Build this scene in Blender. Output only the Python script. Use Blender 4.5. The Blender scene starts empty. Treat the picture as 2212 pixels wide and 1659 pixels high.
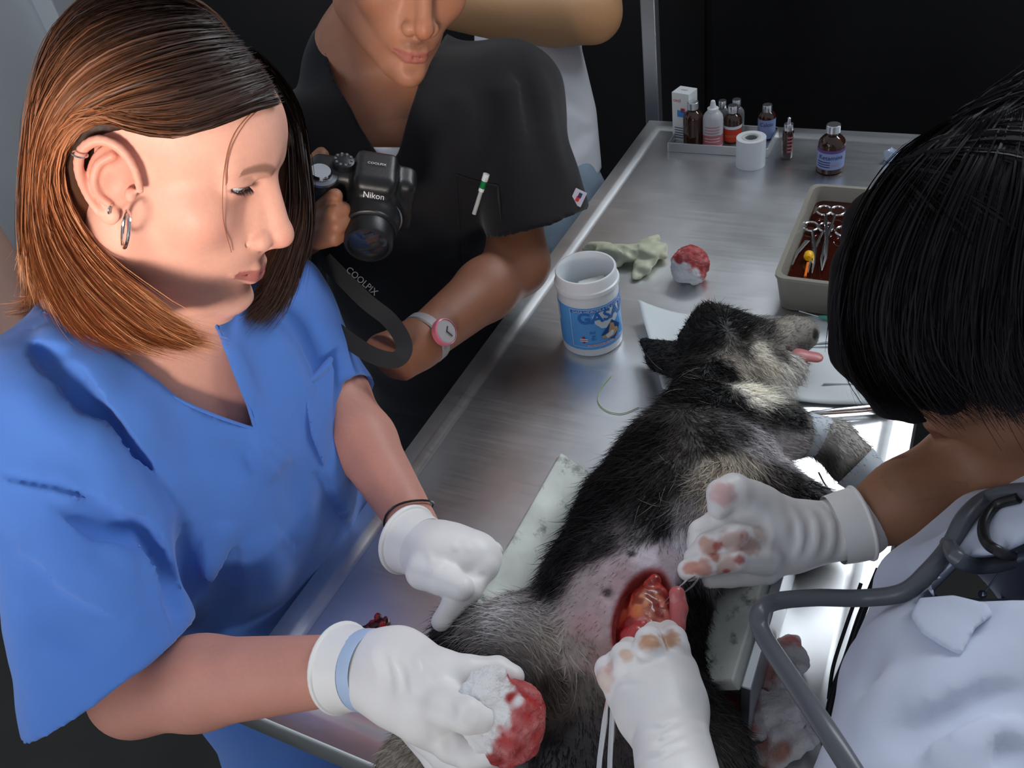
import bpy, bmesh, math, random
import numpy as np
from mathutils import Vector, Matrix
random.seed(7)
SC = bpy.context.scene
COL = SC.collection

# ---------------------------------------------------------------- camera
FPX, HCAM, TZ = 1899.0, 0.70, 0.85          # focal length in px of the 2212 px frame, eye height over the table, table height
RM = np.array([[.896, .173, -.409], [.420, -.627, .656], [-.143, -.760, -.634]])
_u, _s, _v = np.linalg.svd(RM); RM = _u @ _v  # columns: image right, image down, view direction in world axes
CAM = np.array([.256, -.233, TZ + HCAM])
cam_data = bpy.data.cameras.new('viewpoint'); cam = bpy.data.objects.new('viewpoint', cam_data); COL.objects.link(cam)
cam_data.sensor_width = 36.0; cam_data.lens = 36.0 * FPX / 2212.0; cam_data.clip_start = 0.02
M4 = Matrix.Identity(4)
for r in range(3):
    M4[r][0] = RM[r, 0]; M4[r][1] = -RM[r, 1]; M4[r][2] = -RM[r, 2]; M4[r][3] = CAM[r]
cam.matrix_world = M4
SC.camera = cam

# ---------------------------------------------------------------- world, lights, exposure
SC.view_settings.view_transform = 'Standard'; SC.view_settings.look = 'None'
SC.view_settings.gamma = 1.0; SC.view_settings.use_curve_mapping = False
SC.view_settings.exposure = 0.0
wd = bpy.data.worlds.new('room_air'); SC.world = wd; wd.use_nodes = True
wd.node_tree.nodes['Background'].inputs[0].default_value = (.80, .88, 1.0, 1)
wd.node_tree.nodes['Background'].inputs[1].default_value = 0.36
def area(name, loc, target, sx, sy, power, col):
    L = bpy.data.lights.new(name, 'AREA'); L.shape = 'RECTANGLE'; L.size = sx; L.size_y = sy; L.energy = power; L.color = col
    o = bpy.data.objects.new(name, L); COL.objects.link(o); o.location = loc
    d = Vector(target) - Vector(loc); o.rotation_euler = d.to_track_quat('-Z', 'Y').to_euler()
    return o
area('window_light_far', (.8, 2.5, 2.6), (.1, .4, .9), 2.2, 1.1, 90, (.88, .94, 1.0))
lb0 = area('head_spot_added', (.55, -1.9, 1.45), (-.36, .14, 1.42), .5, .5, 2.3, (1.0, .90, .80)); lb0.data.spread = math.radians(26)  # added narrow spot behind the camera, aimed to brighten the woman's head
area('window_light_left', (-1.3, -2.0, 2.0), (-.3, .1, 1.0), 1.2, 1.4, 16, (.84, .92, 1.0))

# ---------------------------------------------------------------- projection helpers (photo pixel + distance -> world point)
def ray(px, py): return RM @ np.array([px - 1106.0, py - 829.5, FPX]) / FPX
def W(px, py, d): return CAM + ray(px, py) * d
def T(px, py, h=0.0):
    r = ray(px, py); return CAM + r * ((TZ + h - CAM[2]) / r[2])
def X(px, py, x):
    r = ray(px, py); return CAM + r * ((x - CAM[0]) / r[0])
def pix(p):
    c = RM.T @ (np.asarray(p, float) - CAM); return (1106 + FPX * c[0] / c[2], 829.5 + FPX * c[1] / c[2], c[2])
A = lambda *a: np.array(a, float)
def nrm(v): v = np.asarray(v, float); return v / (np.linalg.norm(v) + 1e-12)

# ---------------------------------------------------------------- tiny implicit-surface modeller
class SDF:
    def __init__(s): s.p = []
    # every primitive: (operation, function, bounding centre, bounding radius, blend)
    def add(s, op, fn, c, R, k): s.p.append((op, fn, np.asarray(c, float), R, k)); return s
    def sphere(s, c, r, k=.01, op='u'):
        c = np.asarray(c, float)
        return s.add(op, lambda q: np.linalg.norm(q - c, axis=-1) - r, c, r, k)
    def ell(s, c, rad, R=None, k=.01, op='u'):
        c = np.asarray(c, float); rad = np.asarray(rad, float); R = np.eye(3) if R is None else np.asarray(R, float)
        def fn(q):
            l = (q - c) @ R.T
            k0 = np.linalg.norm(l / rad, axis=-1); k1 = np.linalg.norm(l / rad ** 2, axis=-1)
            return k0 * (k0 - 1) / (k1 + 1e-9)
        return s.add(op, fn, c, rad.max(), k)
    def cone(s, a, b, ra, rb=None, k=.01, op='u', w=None, flat=1.0):
        a = np.asarray(a, float); b = np.asarray(b, float); rb = ra if rb is None else rb
        ba = b - a; L2 = max(ba @ ba, 1e-12); w = None if w is None else nrm(w)
        def fn(q):
            d = q - a
            if w is not None:
                ww = nrm(w - (w @ ba) / L2 * ba)
                d = d + ((flat - 1) * (d @ ww))[..., None] * ww
            t = np.clip((d @ ba) / L2, 0, 1)
            return np.linalg.norm(d - t[..., None] * ba, axis=-1) - (ra + (rb - ra) * t)
        return s.add(op, fn, (a + b) / 2, math.sqrt(L2) / 2 + max(ra, rb), k)
    def chain(s, pts, rad, k=.006, op='u', w=None, flat=1.0, kk=None):
        # k blends the first link with what is there already, kk the links among themselves
        for i in range(len(pts) - 1): s.cone(pts[i], pts[i + 1], rad[i], rad[i + 1], k if i == 0 else (min(k, .35 * rad[i]) if kk is None else kk), op, w, flat)
        return s
    def box(s, c, half, R=None, rd=.002, k=.004, op='u'):
        c = np.asarray(c, float); half = np.asarray(half, float); R = np.eye(3) if R is None else np.asarray(R, float)
        def fn(q):
            l = np.abs((q - c) @ R.T) - (half - rd)
            return np.linalg.norm(np.maximum(l, 0), axis=-1) + np.minimum(l.max(-1), 0) - rd
        return s.add(op, fn, c, np.linalg.norm(half), k)
    def plane(s, p, n, k=.004, op='i'):    # keeps the side the normal points away from
        p = np.asarray(p, float); n = nrm(n)
        return s.add(op, lambda q: (q - p) @ n, p, 1e3, k)
    def fold(s, pts, amp, wid):            # a ridge (amp > 0) or crease (amp < 0) along a line
        pts = [np.asarray(x, float) for x in pts]
        for i in range(len(pts) - 1):
            a, b = pts[i], pts[i + 1]; ba = b - a; L2 = max(ba @ ba, 1e-12)
            def fn(q, a=a, ba=ba, L2=L2, i=i, n=len(pts) - 1):
                d = q - a; t = np.clip((d @ ba) / L2, 0, 1)
                return np.linalg.norm(d - t[..., None] * ba, axis=-1), np.sin(np.pi * np.clip((i + t) / n, .02, .98)) ** .7   # fades out at both ends
            s.add('f', fn, (a + b) / 2, math.sqrt(L2) / 2 + wid, (amp, wid))
        return s
    def ev(s, q, c=None, half=0.0, cut=0.0):
        d = np.full(q.shape[:-1], 1.0, np.float64); fo = None
        for op, fn, pc, R, k in s.p:
            if op == 'f':
                if c is not None and np.linalg.norm(c - pc) - R - half > 2.0 * k[1]: continue
                fd, ft = fn(q); v = k[0] * ft * np.exp(-(fd / k[1]) ** 2)
                if fo is None: fo = v
                else: fo = np.where(np.abs(v) > np.abs(fo), v, fo)   # overlapping segments do not add up
                continue
            if c is not None and R < 100 and np.linalg.norm(c - pc) - R - half > max(k, cut) * 1.5 + .004: continue
            if op == 'm':                            # free modifier
                if c is not None and R < 100 and np.linalg.norm(c - pc) - R - half > 0: continue
                d = fn(q, d); continue
            v = fn(q)
            if op == 'u':
                if k > 0:
                    h = np.maximum(k - np.abs(d - v), 0) / k; d = np.minimum(d, v) - h * h * k * .25
                else: d = np.minimum(d, v)
            elif op == 's':
                v = -v
                h = np.maximum(k - np.abs(d - v), 0) / k if k > 0 else 0
                d = np.maximum(d, v) + h * h * k * .25
            elif op == 'i':
                h = np.maximum(k - np.abs(d - v), 0) / k if k > 0 else 0
                d = np.maximum(d, v) + h * h * k * .25
        if fo is not None: d = d - fo
        return d
    def hits(s, pp, d0=.2, d1=2.4, off=0.0):            # many photo rays at once
        r = np.array([ray(x, y) for x, y in pp]); t = np.full(len(r), d0); live = np.ones(len(r), bool)
        for _ in range(120):
            i = np.nonzero(live)[0]
            if not len(i): break
            v = s.ev(CAM + r[i] * t[i, None]); st = v < .0006
            t[i[~st]] += np.maximum(v[~st] * .75, .0008); live[i[st]] = False; live &= t < d1
        return CAM + r * (t + off)[:, None]
    def hit(s, px, py, **k): return s.hits([(px, py)], **k)[0]
    def line(s, pts, off=0.0): return list(s.hits(pts, off=off))
    def mesh(s, lo, hi, vx, smooth=1):
        lo = np.asarray(lo, float); hi = np.asarray(hi, float); B = 12
        n = np.maximum(np.ceil((hi - lo) / vx / B).astype(int), 1)
        cen = np.stack(np.meshgrid(*[lo[i] + (np.arange(n[i]) + .5) * B * vx for i in range(3)], indexing='ij'), -1)
        cd = s.ev(cen.reshape(-1, 3)).reshape(n)
        half = B * vx * math.sqrt(3) / 2
        V = np.repeat(np.repeat(np.repeat(cd, B, 0), B, 1), B, 2).astype(np.float32)
        act = np.argwhere(np.abs(cd) < half * 1.35 + .006)
        off = np.stack(np.meshgrid(*[(np.arange(B) + .5) * vx] * 3, indexing='ij'), -1)
        for i, j, l in act:
            o = lo + np.array([i, j, l]) * B * vx
            V[i*B:(i+1)*B, j*B:(j+1)*B, l*B:(l+1)*B] = s.ev(o + off, o + B * vx / 2, half, 3 * vx)
        return surface_nets(V, lo + vx / 2, vx, smooth)

def surface_nets(V, org, vx, smooth=1):
    V = np.pad(V, 1, constant_values=1.0); org = org - vx
    S = V < 0
    cnt = np.zeros(tuple(x - 1 for x in V.shape), np.int8)
    cs = [(a, b, c) for a in (0, 1) for b in (0, 1) for c in (0, 1)]
    def sl(M, c): return M[c[0]:M.shape[0]-1+c[0], c[1]:M.shape[1]-1+c[1], c[2]:M.shape[2]-1+c[2]]
    for c in cs: cnt += sl(S, c)
    cells = np.argwhere((cnt > 0) & (cnt < 8))
    idx = np.full(cnt.shape, -1, np.int32); idx[tuple(cells.T)] = np.arange(len(cells))
    val = {c: V[tuple((cells + c).T)] for c in cs}
    acc = np.zeros((len(cells), 3)); nn = np.zeros(len(cells))
    for c in cs:
        for ax in range(3):
            if c[ax]: continue
            e = list(c); e[ax] = 1; e = tuple(e)
            a, b = val[c], val[e]; m = (a < 0) != (b < 0)
            t = np.where(m, a / np.where(m, a - b, 1), 0)
            p = np.tile(np.array(c, float), (len(cells), 1)); p[:, ax] += t
            acc[m] += p[m]; nn += m
    verts = org + (cells + acc / nn[:, None]) * vx
    quads = []
    for ax in range(3):
        sh = [slice(None)] * 3; s0 = list(sh); s1 = list(sh); s0[ax] = slice(0, -1); s1[ax] = slice(1, None)
        a, b = S[tuple(s0)], S[tuple(s1)]
        e = np.argwhere(a != b)
        u, v = (ax + 1) % 3, (ax + 2) % 3
        e = e[(e[:, u] > 0) & (e[:, v] > 0) & (e[:, u] < V.shape[u] - 1) & (e[:, v] < V.shape[v] - 1)]
        du = np.zeros(3, int); du[u] = 1; dv = np.zeros(3, int); dv[v] = 1
        q = np.stack([idx[tuple((e - du - dv).T)], idx[tuple((e - dv).T)], idx[tuple(e.T)], idx[tuple((e - du).T)]], 1)
        fl = ~S[tuple(e.T)]
        q[fl] = q[fl][:, ::-1]
        quads.append(q)
    quads = np.concatenate(quads); quads = quads[(quads >= 0).all(1)]
    for _ in range(smooth):
        a = np.zeros_like(verts); n = np.zeros(len(verts))
        for i in range(4):
            f, t = quads[:, i], quads[:, (i + 1) % 4]
            for x in range(3):
                a[:, x] += np.bincount(f, verts[t, x], len(verts)); a[:, x] += np.bincount(t, verts[f, x], len(verts))
            n += np.bincount(f, minlength=len(verts)) + np.bincount(t, minlength=len(verts))
        ok = n > 0; verts[ok] = .5 * verts[ok] + .5 * a[ok] / n[ok, None]
    return verts, quads

# ---------------------------------------------------------------- object helpers
def mesh_obj(name, verts, faces, mat, parent=None, col=None, smooth=True, origin=None):
    verts = np.asarray(verts, np.float64); origin = verts.mean(0) if origin is None else np.asarray(origin, float)
    if parent is not None: origin = np.array(parent.matrix_world.translation) if False else np.array(parent['_o'])
    me = bpy.data.meshes.new(name)
    v = (verts - origin).astype(np.float32)
    if isinstance(faces, np.ndarray):
        k = faces.shape[1]; me.vertices.add(len(v)); me.vertices.foreach_set('co', v.ravel())
        me.loops.add(faces.size); me.polygons.add(len(faces))
        me.loops.foreach_set('vertex_index', faces.astype(np.int32).ravel())
        me.polygons.foreach_set('loop_start', np.arange(0, faces.size, k, dtype=np.int32))
        me.polygons.foreach_set('loop_total', np.full(len(faces), k, np.int32))
        me.update(calc_edges=True); me.validate()
    else:
        me.from_pydata([tuple(x) for x in v], [], faces); me.update()
    me.polygons.foreach_set('use_smooth', np.full(len(me.polygons), bool(smooth)))
    if col is not None:
        at = me.color_attributes.new('Col', 'FLOAT_COLOR', 'POINT')
        c = np.ones((len(v), 4), np.float32); c[:, :3] = col; at.data.foreach_set('color', c.ravel())
    if mat is not None: me.materials.append(mat)
    o = bpy.data.objects.new(name, me); COL.objects.link(o)
    if parent is None:
        o.location = origin
    else:
        o.parent = parent
    o['_o'] = [float(x) for x in origin]
    return o
def tag(o, label, cat=None, group=None, kind=None):
    o['label'] = label
    if cat: o['category'] = cat
    if group: o['group'] = group
    if kind: o['kind'] = kind
    return o
def thing(name, loc, label, cat, group=None):
    o = bpy.data.objects.new(name, None); COL.objects.link(o); o.location = [float(x) for x in loc]; o.empty_display_size = .02
    o['_o'] = [float(x) for x in loc]
    return tag(o, label, cat, group)

class MB:                                     # collects polygons for one mesh
    def __init__(s): s.v = []; s.f = []
    def add(s, v, f):
        n = len(s.v); s.v += [tuple(map(float, x)) for x in v]; s.f += [tuple(i + n for i in q) for q in f]; return s
    def box(s, c, half, R=None):
        R = np.eye(3) if R is None else np.asarray(R, float)   # rows: local axes in world
        c = np.asarray(c, float)
        v = [c + (np.array([x, y, z]) * half) @ R for x in (-1, 1) for y in (-1, 1) for z in (-1, 1)]
        return s.add(v, [(0, 1, 3, 2), (4, 6, 7, 5), (0, 4, 5, 1), (2, 3, 7, 6), (0, 2, 6, 4), (1, 5, 7, 3)])
    def lathe(s, base, prof, n=32, axis=(0, 0, 1), cap=(False, False), sx=1.0, sy=1.0, ref=None):
        ax = nrm(axis); base = np.asarray(base, float)
        r = np.array([1., 0, 0]) if ref is None else np.asarray(ref, float)
        if abs(r @ ax) > .95: r = np.array([0, 1., 0])
        e1 = nrm(r - (r @ ax) * ax); e2 = np.cross(ax, e1)
        v = []
        for rad, z in prof:
            for i in range(n):
                a = 2 * math.pi * i / n
                v.append(base + ax * z + e1 * math.cos(a) * rad * sx + e2 * math.sin(a) * rad * sy)
        f = []
        for j in range(len(prof) - 1):
            for i in range(n):
                k = (i + 1) % n
                f.append((j*n+i, j*n+k, (j+1)*n+k, (j+1)*n+i))
        if cap[0]: f.append(tuple(range(n))[::-1])
        if cap[1]: f.append(tuple((len(prof)-1)*n + i for i in range(n)))
        return s.add(v, f)
    def tube(s, pts, rad, n=10, closed=False, flat=None, up=None):
        pts = [np.asarray(p, float) for p in pts]; m = len(pts)
        rad = [rad] * m if np.isscalar(rad) else rad
        v = []; f = []; e1 = None
        for i, p in enumerate(pts):
            t = nrm((pts[(i+1) % m] - pts[i-1]) if closed else (pts[min(i+1, m-1)] - pts[max(i-1, 0)]))
            if e1 is None:
                r = np.array([0, 0, 1.]) if up is None else np.asarray(up, float)
                if abs(r @ t) > .95: r = np.array([1., 0, 0])
                e1 = r
            e1 = nrm(e1 - (e1 @ t) * t); e2 = np.cross(t, e1)
            for j in range(n):
                a = 2 * math.pi * j / n
                v.append(p + (e1 * math.cos(a) * (flat or 1.0) + e2 * math.sin(a)) * rad[i])
        for i in range(m if closed else m - 1):
            for j in range(n):
                k = (j + 1) % n; i2 = (i + 1) % m
                f.append((i*n+j, i*n+k, i2*n+k, i2*n+j))
        if not closed: f.append(tuple(range(n))[::-1]); f.append(tuple((m-1)*n+j for j in range(n)))
        return s.add(v, f)
    def build(s, name, mat, parent=None, smooth=True, bevel=0, origin=None, col=None, seg=2):
        o = mesh_obj(name, np.array(s.v), s.f, mat, parent, smooth=smooth, origin=origin, col=col)
        bm = bmesh.new(); bm.from_mesh(o.data); bmesh.ops.recalc_face_normals(bm, faces=bm.faces); bm.to_mesh(o.data); bm.free()
        if smooth:
            o.data.polygons.foreach_set('use_smooth', np.ones(len(o.data.polygons), bool))
            md = o.modifiers.new('split', 'EDGE_SPLIT'); md.split_angle = math.radians(38)
        if bevel:
            b = o.modifiers.new('bevel', 'BEVEL'); b.width = bevel; b.segments = seg; b.limit_method = 'ANGLE'
            if smooth: o.modifiers.move(1, 0)
        return o

def spline(pts, n=8):                         # Catmull-Rom through points
    P = [np.asarray(p, float) for p in pts]; P = [2 * P[0] - P[1]] + P + [2 * P[-1] - P[-2]]; out = []
    for i in range(1, len(P) - 2):
        for j in range(n):
            t = j / n; a, b, c, d = P[i-1], P[i], P[i+1], P[i+2]
            out.append(.5 * (2*b + (c-a)*t + (2*a-5*b+4*c-d)*t*t + (3*b-a-3*c+d)*t**3))
    out.append(P[-2]); return out

# ---------------------------------------------------------------- materials
def mat(name, color=(.5, .5, .5), rough=.5, metal=0., attr=False, noise=None, bump=None, sss=0., trans=0., spec=.5, ior=1.45, alpha=1., coat=0., sheen=0., sssr=(.01, .004, .002)):
    m = bpy.data.materials.new(name); m.use_nodes = True; nt = m.node_tree; b = nt.nodes['Principled BSDF']
    b.inputs['Base Color'].default_value = (*color, 1); b.inputs['Roughness'].default_value = rough; b.inputs['Metallic'].default_value = metal
    b.inputs['Specular IOR Level'].default_value = spec; b.inputs['IOR'].default_value = ior
    b.inputs['Transmission Weight'].default_value = trans; b.inputs['Alpha'].default_value = alpha
    b.inputs['Coat Weight'].default_value = coat
    if sheen: b.inputs['Sheen Weight'].default_value = sheen; b.inputs['Sheen Roughness'].default_value = .5
    if sss:
        b.inputs['Subsurface Weight'].default_value = sss; b.inputs['Subsurface Radius'].default_value = (1, .4, .2); b.inputs['Subsurface Scale'].default_value = .008
    src = None
    if attr:
        a = nt.nodes.new('ShaderNodeAttribute'); a.attribute_name = 'Col'; src = a.outputs['Color']
        nt.links.new(src, b.inputs['Base Color'])
    tc = nt.nodes.new('ShaderNodeTexCoord')
    if noise:                                 # (scale, amount, stretch xyz, detail)
        sc, am, st = noise[0], noise[1], (noise[2] if len(noise) > 2 else (1, 1, 1))
        mp = nt.nodes.new('ShaderNodeMapping'); mp.inputs['Scale'].default_value = st
        nz = nt.nodes.new('ShaderNodeTexNoise'); nz.inputs['Scale'].default_value = sc; nz.inputs['Detail'].default_value = 5
        rp = nt.nodes.new('ShaderNodeMapRange'); rp.inputs[1].default_value = .25; rp.inputs[2].default_value = .75
        rp.inputs[3].default_value = 1 - am; rp.inputs[4].default_value = 1 + am
        mx = nt.nodes.new('ShaderNodeMix'); mx.data_type = 'RGBA'; mx.blend_type = 'MULTIPLY'; mx.inputs[0].default_value = 1
        nt.links.new(tc.outputs['Object'], mp.inputs[0]); nt.links.new(mp.outputs[0], nz.inputs['Vector']); nt.links.new(nz.outputs[0], rp.inputs[0])
        if src is not None: nt.links.new(src, mx.inputs[6])
        else: mx.inputs[6].default_value = (*color, 1)
        nt.links.new(rp.outputs[0], mx.inputs[7]); nt.links.new(mx.outputs[2], b.inputs['Base Color'])
    if bump:                                  # (scale, strength, stretch, distance)
        mp = nt.nodes.new('ShaderNodeMapping'); mp.inputs['Scale'].default_value = bump[2] if len(bump) > 2 else (1, 1, 1)
        nz = nt.nodes.new('ShaderNodeTexNoise'); nz.inputs['Scale'].default_value = bump[0]; nz.inputs['Detail'].default_value = 4
        bp = nt.nodes.new('ShaderNodeBump'); bp.inputs['Strength'].default_value = bump[1]; bp.inputs['Distance'].default_value = bump[3] if len(bump) > 3 else .002
        nt.links.new(tc.outputs['Object'], mp.inputs[0]); nt.links.new(mp.outputs[0], nz.inputs['Vector'])
        nt.links.new(nz.outputs[0], bp.inputs['Height']); nt.links.new(bp.outputs[0], b.inputs['Normal'])
    return m
def srgb(r, g, b): return tuple(((c / 255.) / 12.92 if c / 255. <= .04045 else ((c / 255. + .055) / 1.055) ** 2.4) for c in (r, g, b))
def sm(x, a, b): t = np.clip((x - a) / (b - a), 0, 1); return t * t * (3 - 2 * t)
def mixc(c, d, t): t = np.asarray(t)[..., None]; return c * (1 - t) + np.asarray(d) * t
def vnoise(p, s, seed=0):                      # cheap smooth 3D value noise, 0..1
    q = np.asarray(p) * s + seed * 17.3; i = np.floor(q).astype(np.int64); f = q - i; f = f * f * (3 - 2 * f)
    def hsh(x, y, z):
        n = (x * 374761393 + y * 668265263 + z * 2147483647 + seed * 1274126177) & 0x7fffffff
        n = ((n ^ (n >> 13)) * 1274126177) & 0x7fffffff
        return ((n ^ (n >> 16)) & 0xffff) / 65535.
    r = 0
    for a in (0, 1):
        for b in (0, 1):
            for c in (0, 1):
                w = (f[..., 0] if a else 1 - f[..., 0]) * (f[..., 1] if b else 1 - f[..., 1]) * (f[..., 2] if c else 1 - f[..., 2])
                r = r + w * hsh(i[..., 0] + a, i[..., 1] + b, i[..., 2] + c)
    return r
def rot(ax, deg):
    return np.array(Matrix.Rotation(math.radians(deg), 3, ax))
def frame(x, y):                               # rows: axes with first along x, second towards y
    x = nrm(x); y = np.asarray(y, float); y = nrm(y - (y @ x) * x); return np.stack([x, y, np.cross(x, y)])

# ---------------------------------------------------------------- hair and weighting helpers
def idw(v, pts, vals, p=6, r0=.009):
    v = np.asarray(v); pts = np.asarray(pts); vals = np.asarray(vals, float); out = np.zeros((len(v), vals.shape[1])); ws = np.zeros(len(v))
    for q, x in zip(pts, vals):
        w = 1 / (np.sum((v - q) ** 2, 1) + r0 ** 2) ** (p / 2); out += w[:, None] * x; ws += w
    return out / ws[:, None]
def vert_normals(v, f):
    n = np.cross(v[f[:, 2]] - v[f[:, 0]], v[f[:, 3 if f.shape[1] > 3 else 1]] - v[f[:, 1]]) if f.shape[1] > 3 else np.cross(v[f[:, 1]] - v[f[:, 0]], v[f[:, 2]] - v[f[:, 0]])
    out = np.zeros_like(v)
    for i in range(f.shape[1]):
        for x in range(3): out[:, x] += np.bincount(f[:, i], n[:, x], len(v))
    return out / (np.linalg.norm(out, axis=1, keepdims=True) + 1e-12)
def strands(name, root, nor, flow, length, width, colr, parent, m, lift=.35, curl=.25, seg=3, rng=None, label=None, kind='stuff', droop=0.0):
    """one mesh of thin tapering hairs"""
    rng = rng or np.random.default_rng(3); n = len(root)
    flow = flow - nor * np.sum(flow * nor, 1, keepdims=True); flow /= np.linalg.norm(flow, axis=1, keepdims=True) + 1e-9
    rnd = rng.normal(size=(n, 3)); dirv = flow + nor * lift * (.4 + rng.random((n, 1))) + rnd * curl * .5; dirv /= np.linalg.norm(dirv, axis=1, keepdims=True)
    bend = -nor * lift * .8 + rng.normal(size=(n, 3)) * curl; bend[:, 2] -= droop
    side = np.cross(dirv, nor + rng.normal(size=(n, 3)) * .5); side /= np.linalg.norm(side, axis=1, keepdims=True) + 1e-9
    V = []
    for k in range(seg + 1):
        t = k / seg; c = root + dirv * (length * t)[:, None] + bend * (length * t * t * .5)[:, None]
        w = (width * (1 - t) ** .7)[:, None]
        if k < seg: V += [c - side * w, c + side * w]
        else: V += [c]
    V = np.stack(V, 1); m_ = V.shape[1]; base = (np.arange(n) * m_)[:, None]
    faces = []
    for k in range(seg - 1): faces += [base + np.array([[2*k, 2*k+1, 2*k+3]]), base + np.array([[2*k, 2*k+3, 2*k+2]])]
    faces.append(base + np.array([[2*seg-2, 2*seg-1, 2*seg]]))
    F = np.concatenate(faces)
    C = np.repeat(colr, m_, 0)
    o = mesh_obj(name, V.reshape(-1, 3), F, m, parent, col=C)
    o['kind'] = kind
    if label: o['label'] = label
    return o
def sample(v, f, n, rng, keep=None):
    tri = np.concatenate([f[:, [0, 1, 2]], f[:, [0, 2, 3]]]) if f.shape[1] == 4 else f
    ar = np.linalg.norm(np.cross(v[tri[:, 1]] - v[tri[:, 0]], v[tri[:, 2]] - v[tri[:, 0]]), axis=1)
    if keep is not None: ar = ar * keep[tri].mean(1)
    i = rng.choice(len(tri), n, p=ar / ar.sum()); a, b = rng.random((2, n)); fl_ = a + b > 1; a[fl_] = 1 - a[fl_]; b[fl_] = 1 - b[fl_]
    w = np.stack([1 - a - b, a, b], 1)
    return tri[i], w
def trim(v, f, keep):                          # drop the faces of the cap where a grid box ended
    k = keep(v); return v, f[k[f].all(1)]
# ================================================================ setting
def steel(name, base=(.56, .58, .60), rough=.33, scratch=True):
    m = bpy.data.materials.new(name); m.use_nodes = True; nt = m.node_tree; b = nt.nodes['Principled BSDF']
    b.inputs['Metallic'].default_value = 1.0; b.inputs['Base Color'].default_value = (*base, 1); b.inputs['Roughness'].default_value = rough
    if scratch:
        tc = nt.nodes.new('ShaderNodeTexCoord')
        def nz(scale, st, rz, det=6):
            mp = nt.nodes.new('ShaderNodeMapping'); mp.inputs['Scale'].default_value = st; mp.inputs['Rotation'].default_value = (0, 0, rz)
            n = nt.nodes.new('ShaderNodeTexNoise'); n.inputs['Scale'].default_value = scale; n.inputs['Detail'].default_value = det
            nt.links.new(tc.outputs['Object'], mp.inputs[0]); nt.links.new(mp.outputs[0], n.inputs['Vector']); return n
        n1 = nz(10, (1, 30, 1), .25); n2 = nz(5, (1, 1, 1), 0); n3 = nz(20, (20, 1, 1), -.3)
        mx = nt.nodes.new('ShaderNodeMath'); mx.operation = 'MULTIPLY_ADD'; mx.inputs[1].default_value = .10; nt.links.new(n1.outputs[0], mx.inputs[0])
        r2 = nt.nodes.new('ShaderNodeMath'); r2.operation = 'MULTIPLY_ADD'; r2.inputs[1].default_value = .26; r2.inputs[2].default_value = rough - .18
        nt.links.new(n2.outputs[0], r2.inputs[0]); nt.links.new(r2.outputs[0], mx.inputs[2]); nt.links.new(mx.outputs[0], b.inputs['Roughness'])
        ad = nt.nodes.new('ShaderNodeMath'); ad.operation = 'ADD'; nt.links.new(n1.outputs[0], ad.inputs[0]); nt.links.new(n3.outputs[0], ad.inputs[1])
        bp = nt.nodes.new('ShaderNodeBump'); bp.inputs['Strength'].default_value = .018; bp.inputs['Distance'].default_value = .0008
        nt.links.new(ad.outputs[0], bp.inputs['Height']); nt.links.new(bp.outputs[0], b.inputs['Normal'])
        cr = nt.nodes.new('ShaderNodeMapRange'); cr.inputs[1].default_value = .3; cr.inputs[2].default_value = .7; cr.inputs[3].default_value = .80; cr.inputs[4].default_value = 1.12
        mc = nt.nodes.new('ShaderNodeMix'); mc.data_type = 'RGBA'; mc.blend_type = 'MULTIPLY'; mc.inputs[0].default_value = 1; mc.inputs[6].default_value = (*base, 1)
        nt.links.new(n2.outputs[0], cr.inputs[0]); nt.links.new(cr.outputs[0], mc.inputs[7]); nt.links.new(mc.outputs[2], b.inputs['Base Color'])
    return m
M_steel = steel('brushed_steel', (.80, .81, .82), .36); M_chrome = steel('polished_steel', (.75, .76, .77), .16, False); M_dull = steel('dull_steel', (.42, .44, .46), .4)
M_wall = mat('grey_wall_paint', srgb(226, 229, 231), .8, noise=(6, .05), bump=(60, .08))
M_dark = mat('black_laminate', (.010, .009, .009), .32, noise=(3, .3), bump=(4, .05))
M_floor = mat('dark_floor', srgb(46, 45, 42), .55, noise=(9, .15), bump=(40, .1))
M_postm = steel('post_metal', (.62, .64, .67), .42, False)
XE, YE = .267, 1.245
def struct(o): o['kind'] = 'structure'; return o
fl = MB(); fl.box((0, .2, -.025), (2.4, 3.0, .025)); struct(fl.build('floor', M_floor, smooth=False))
w = MB(); w.box((-2.25, .2, 1.35), (.04, 3.0, 1.4)); wl = struct(w.build('wall_left', M_wall, smooth=False))
w = MB(); w.box((.1, 1.92, 1.04), (2.31, .03, 1.04)); wf = struct(w.build('wall_far', M_dark, smooth=False))
# laminate sheets of the dark far wall, with the joint behind the grey post
px_ = X(1404, 130, -.27)[0]
for x0, x1 in ((-2.2, -.34), (-.32, .9), (.92, 2.3)):
    m_ = MB(); m_.box(((x0 + x1) / 2, 1.885, 1.04), ((x1 - x0) / 2, .006, 1.02)); m_.build('panel', M_dark, wf, smooth=False, bevel=.002)
postd = 1.66; pc = W(1404, 130, postd)
p_ = MB(); p_.box((pc[0], pc[1] + .01, .87), (.0140, .012, .87)); struct(p_.build('trim_1', M_postm, smooth=False, bevel=.002))
# far corner pilaster of the grey wall
w = MB(); w.box((-2.18, 1.70, 1.35), (.05, .16, 1.4)); struct(w.build('trim_2', M_wall, smooth=False, bevel=.004))

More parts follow.
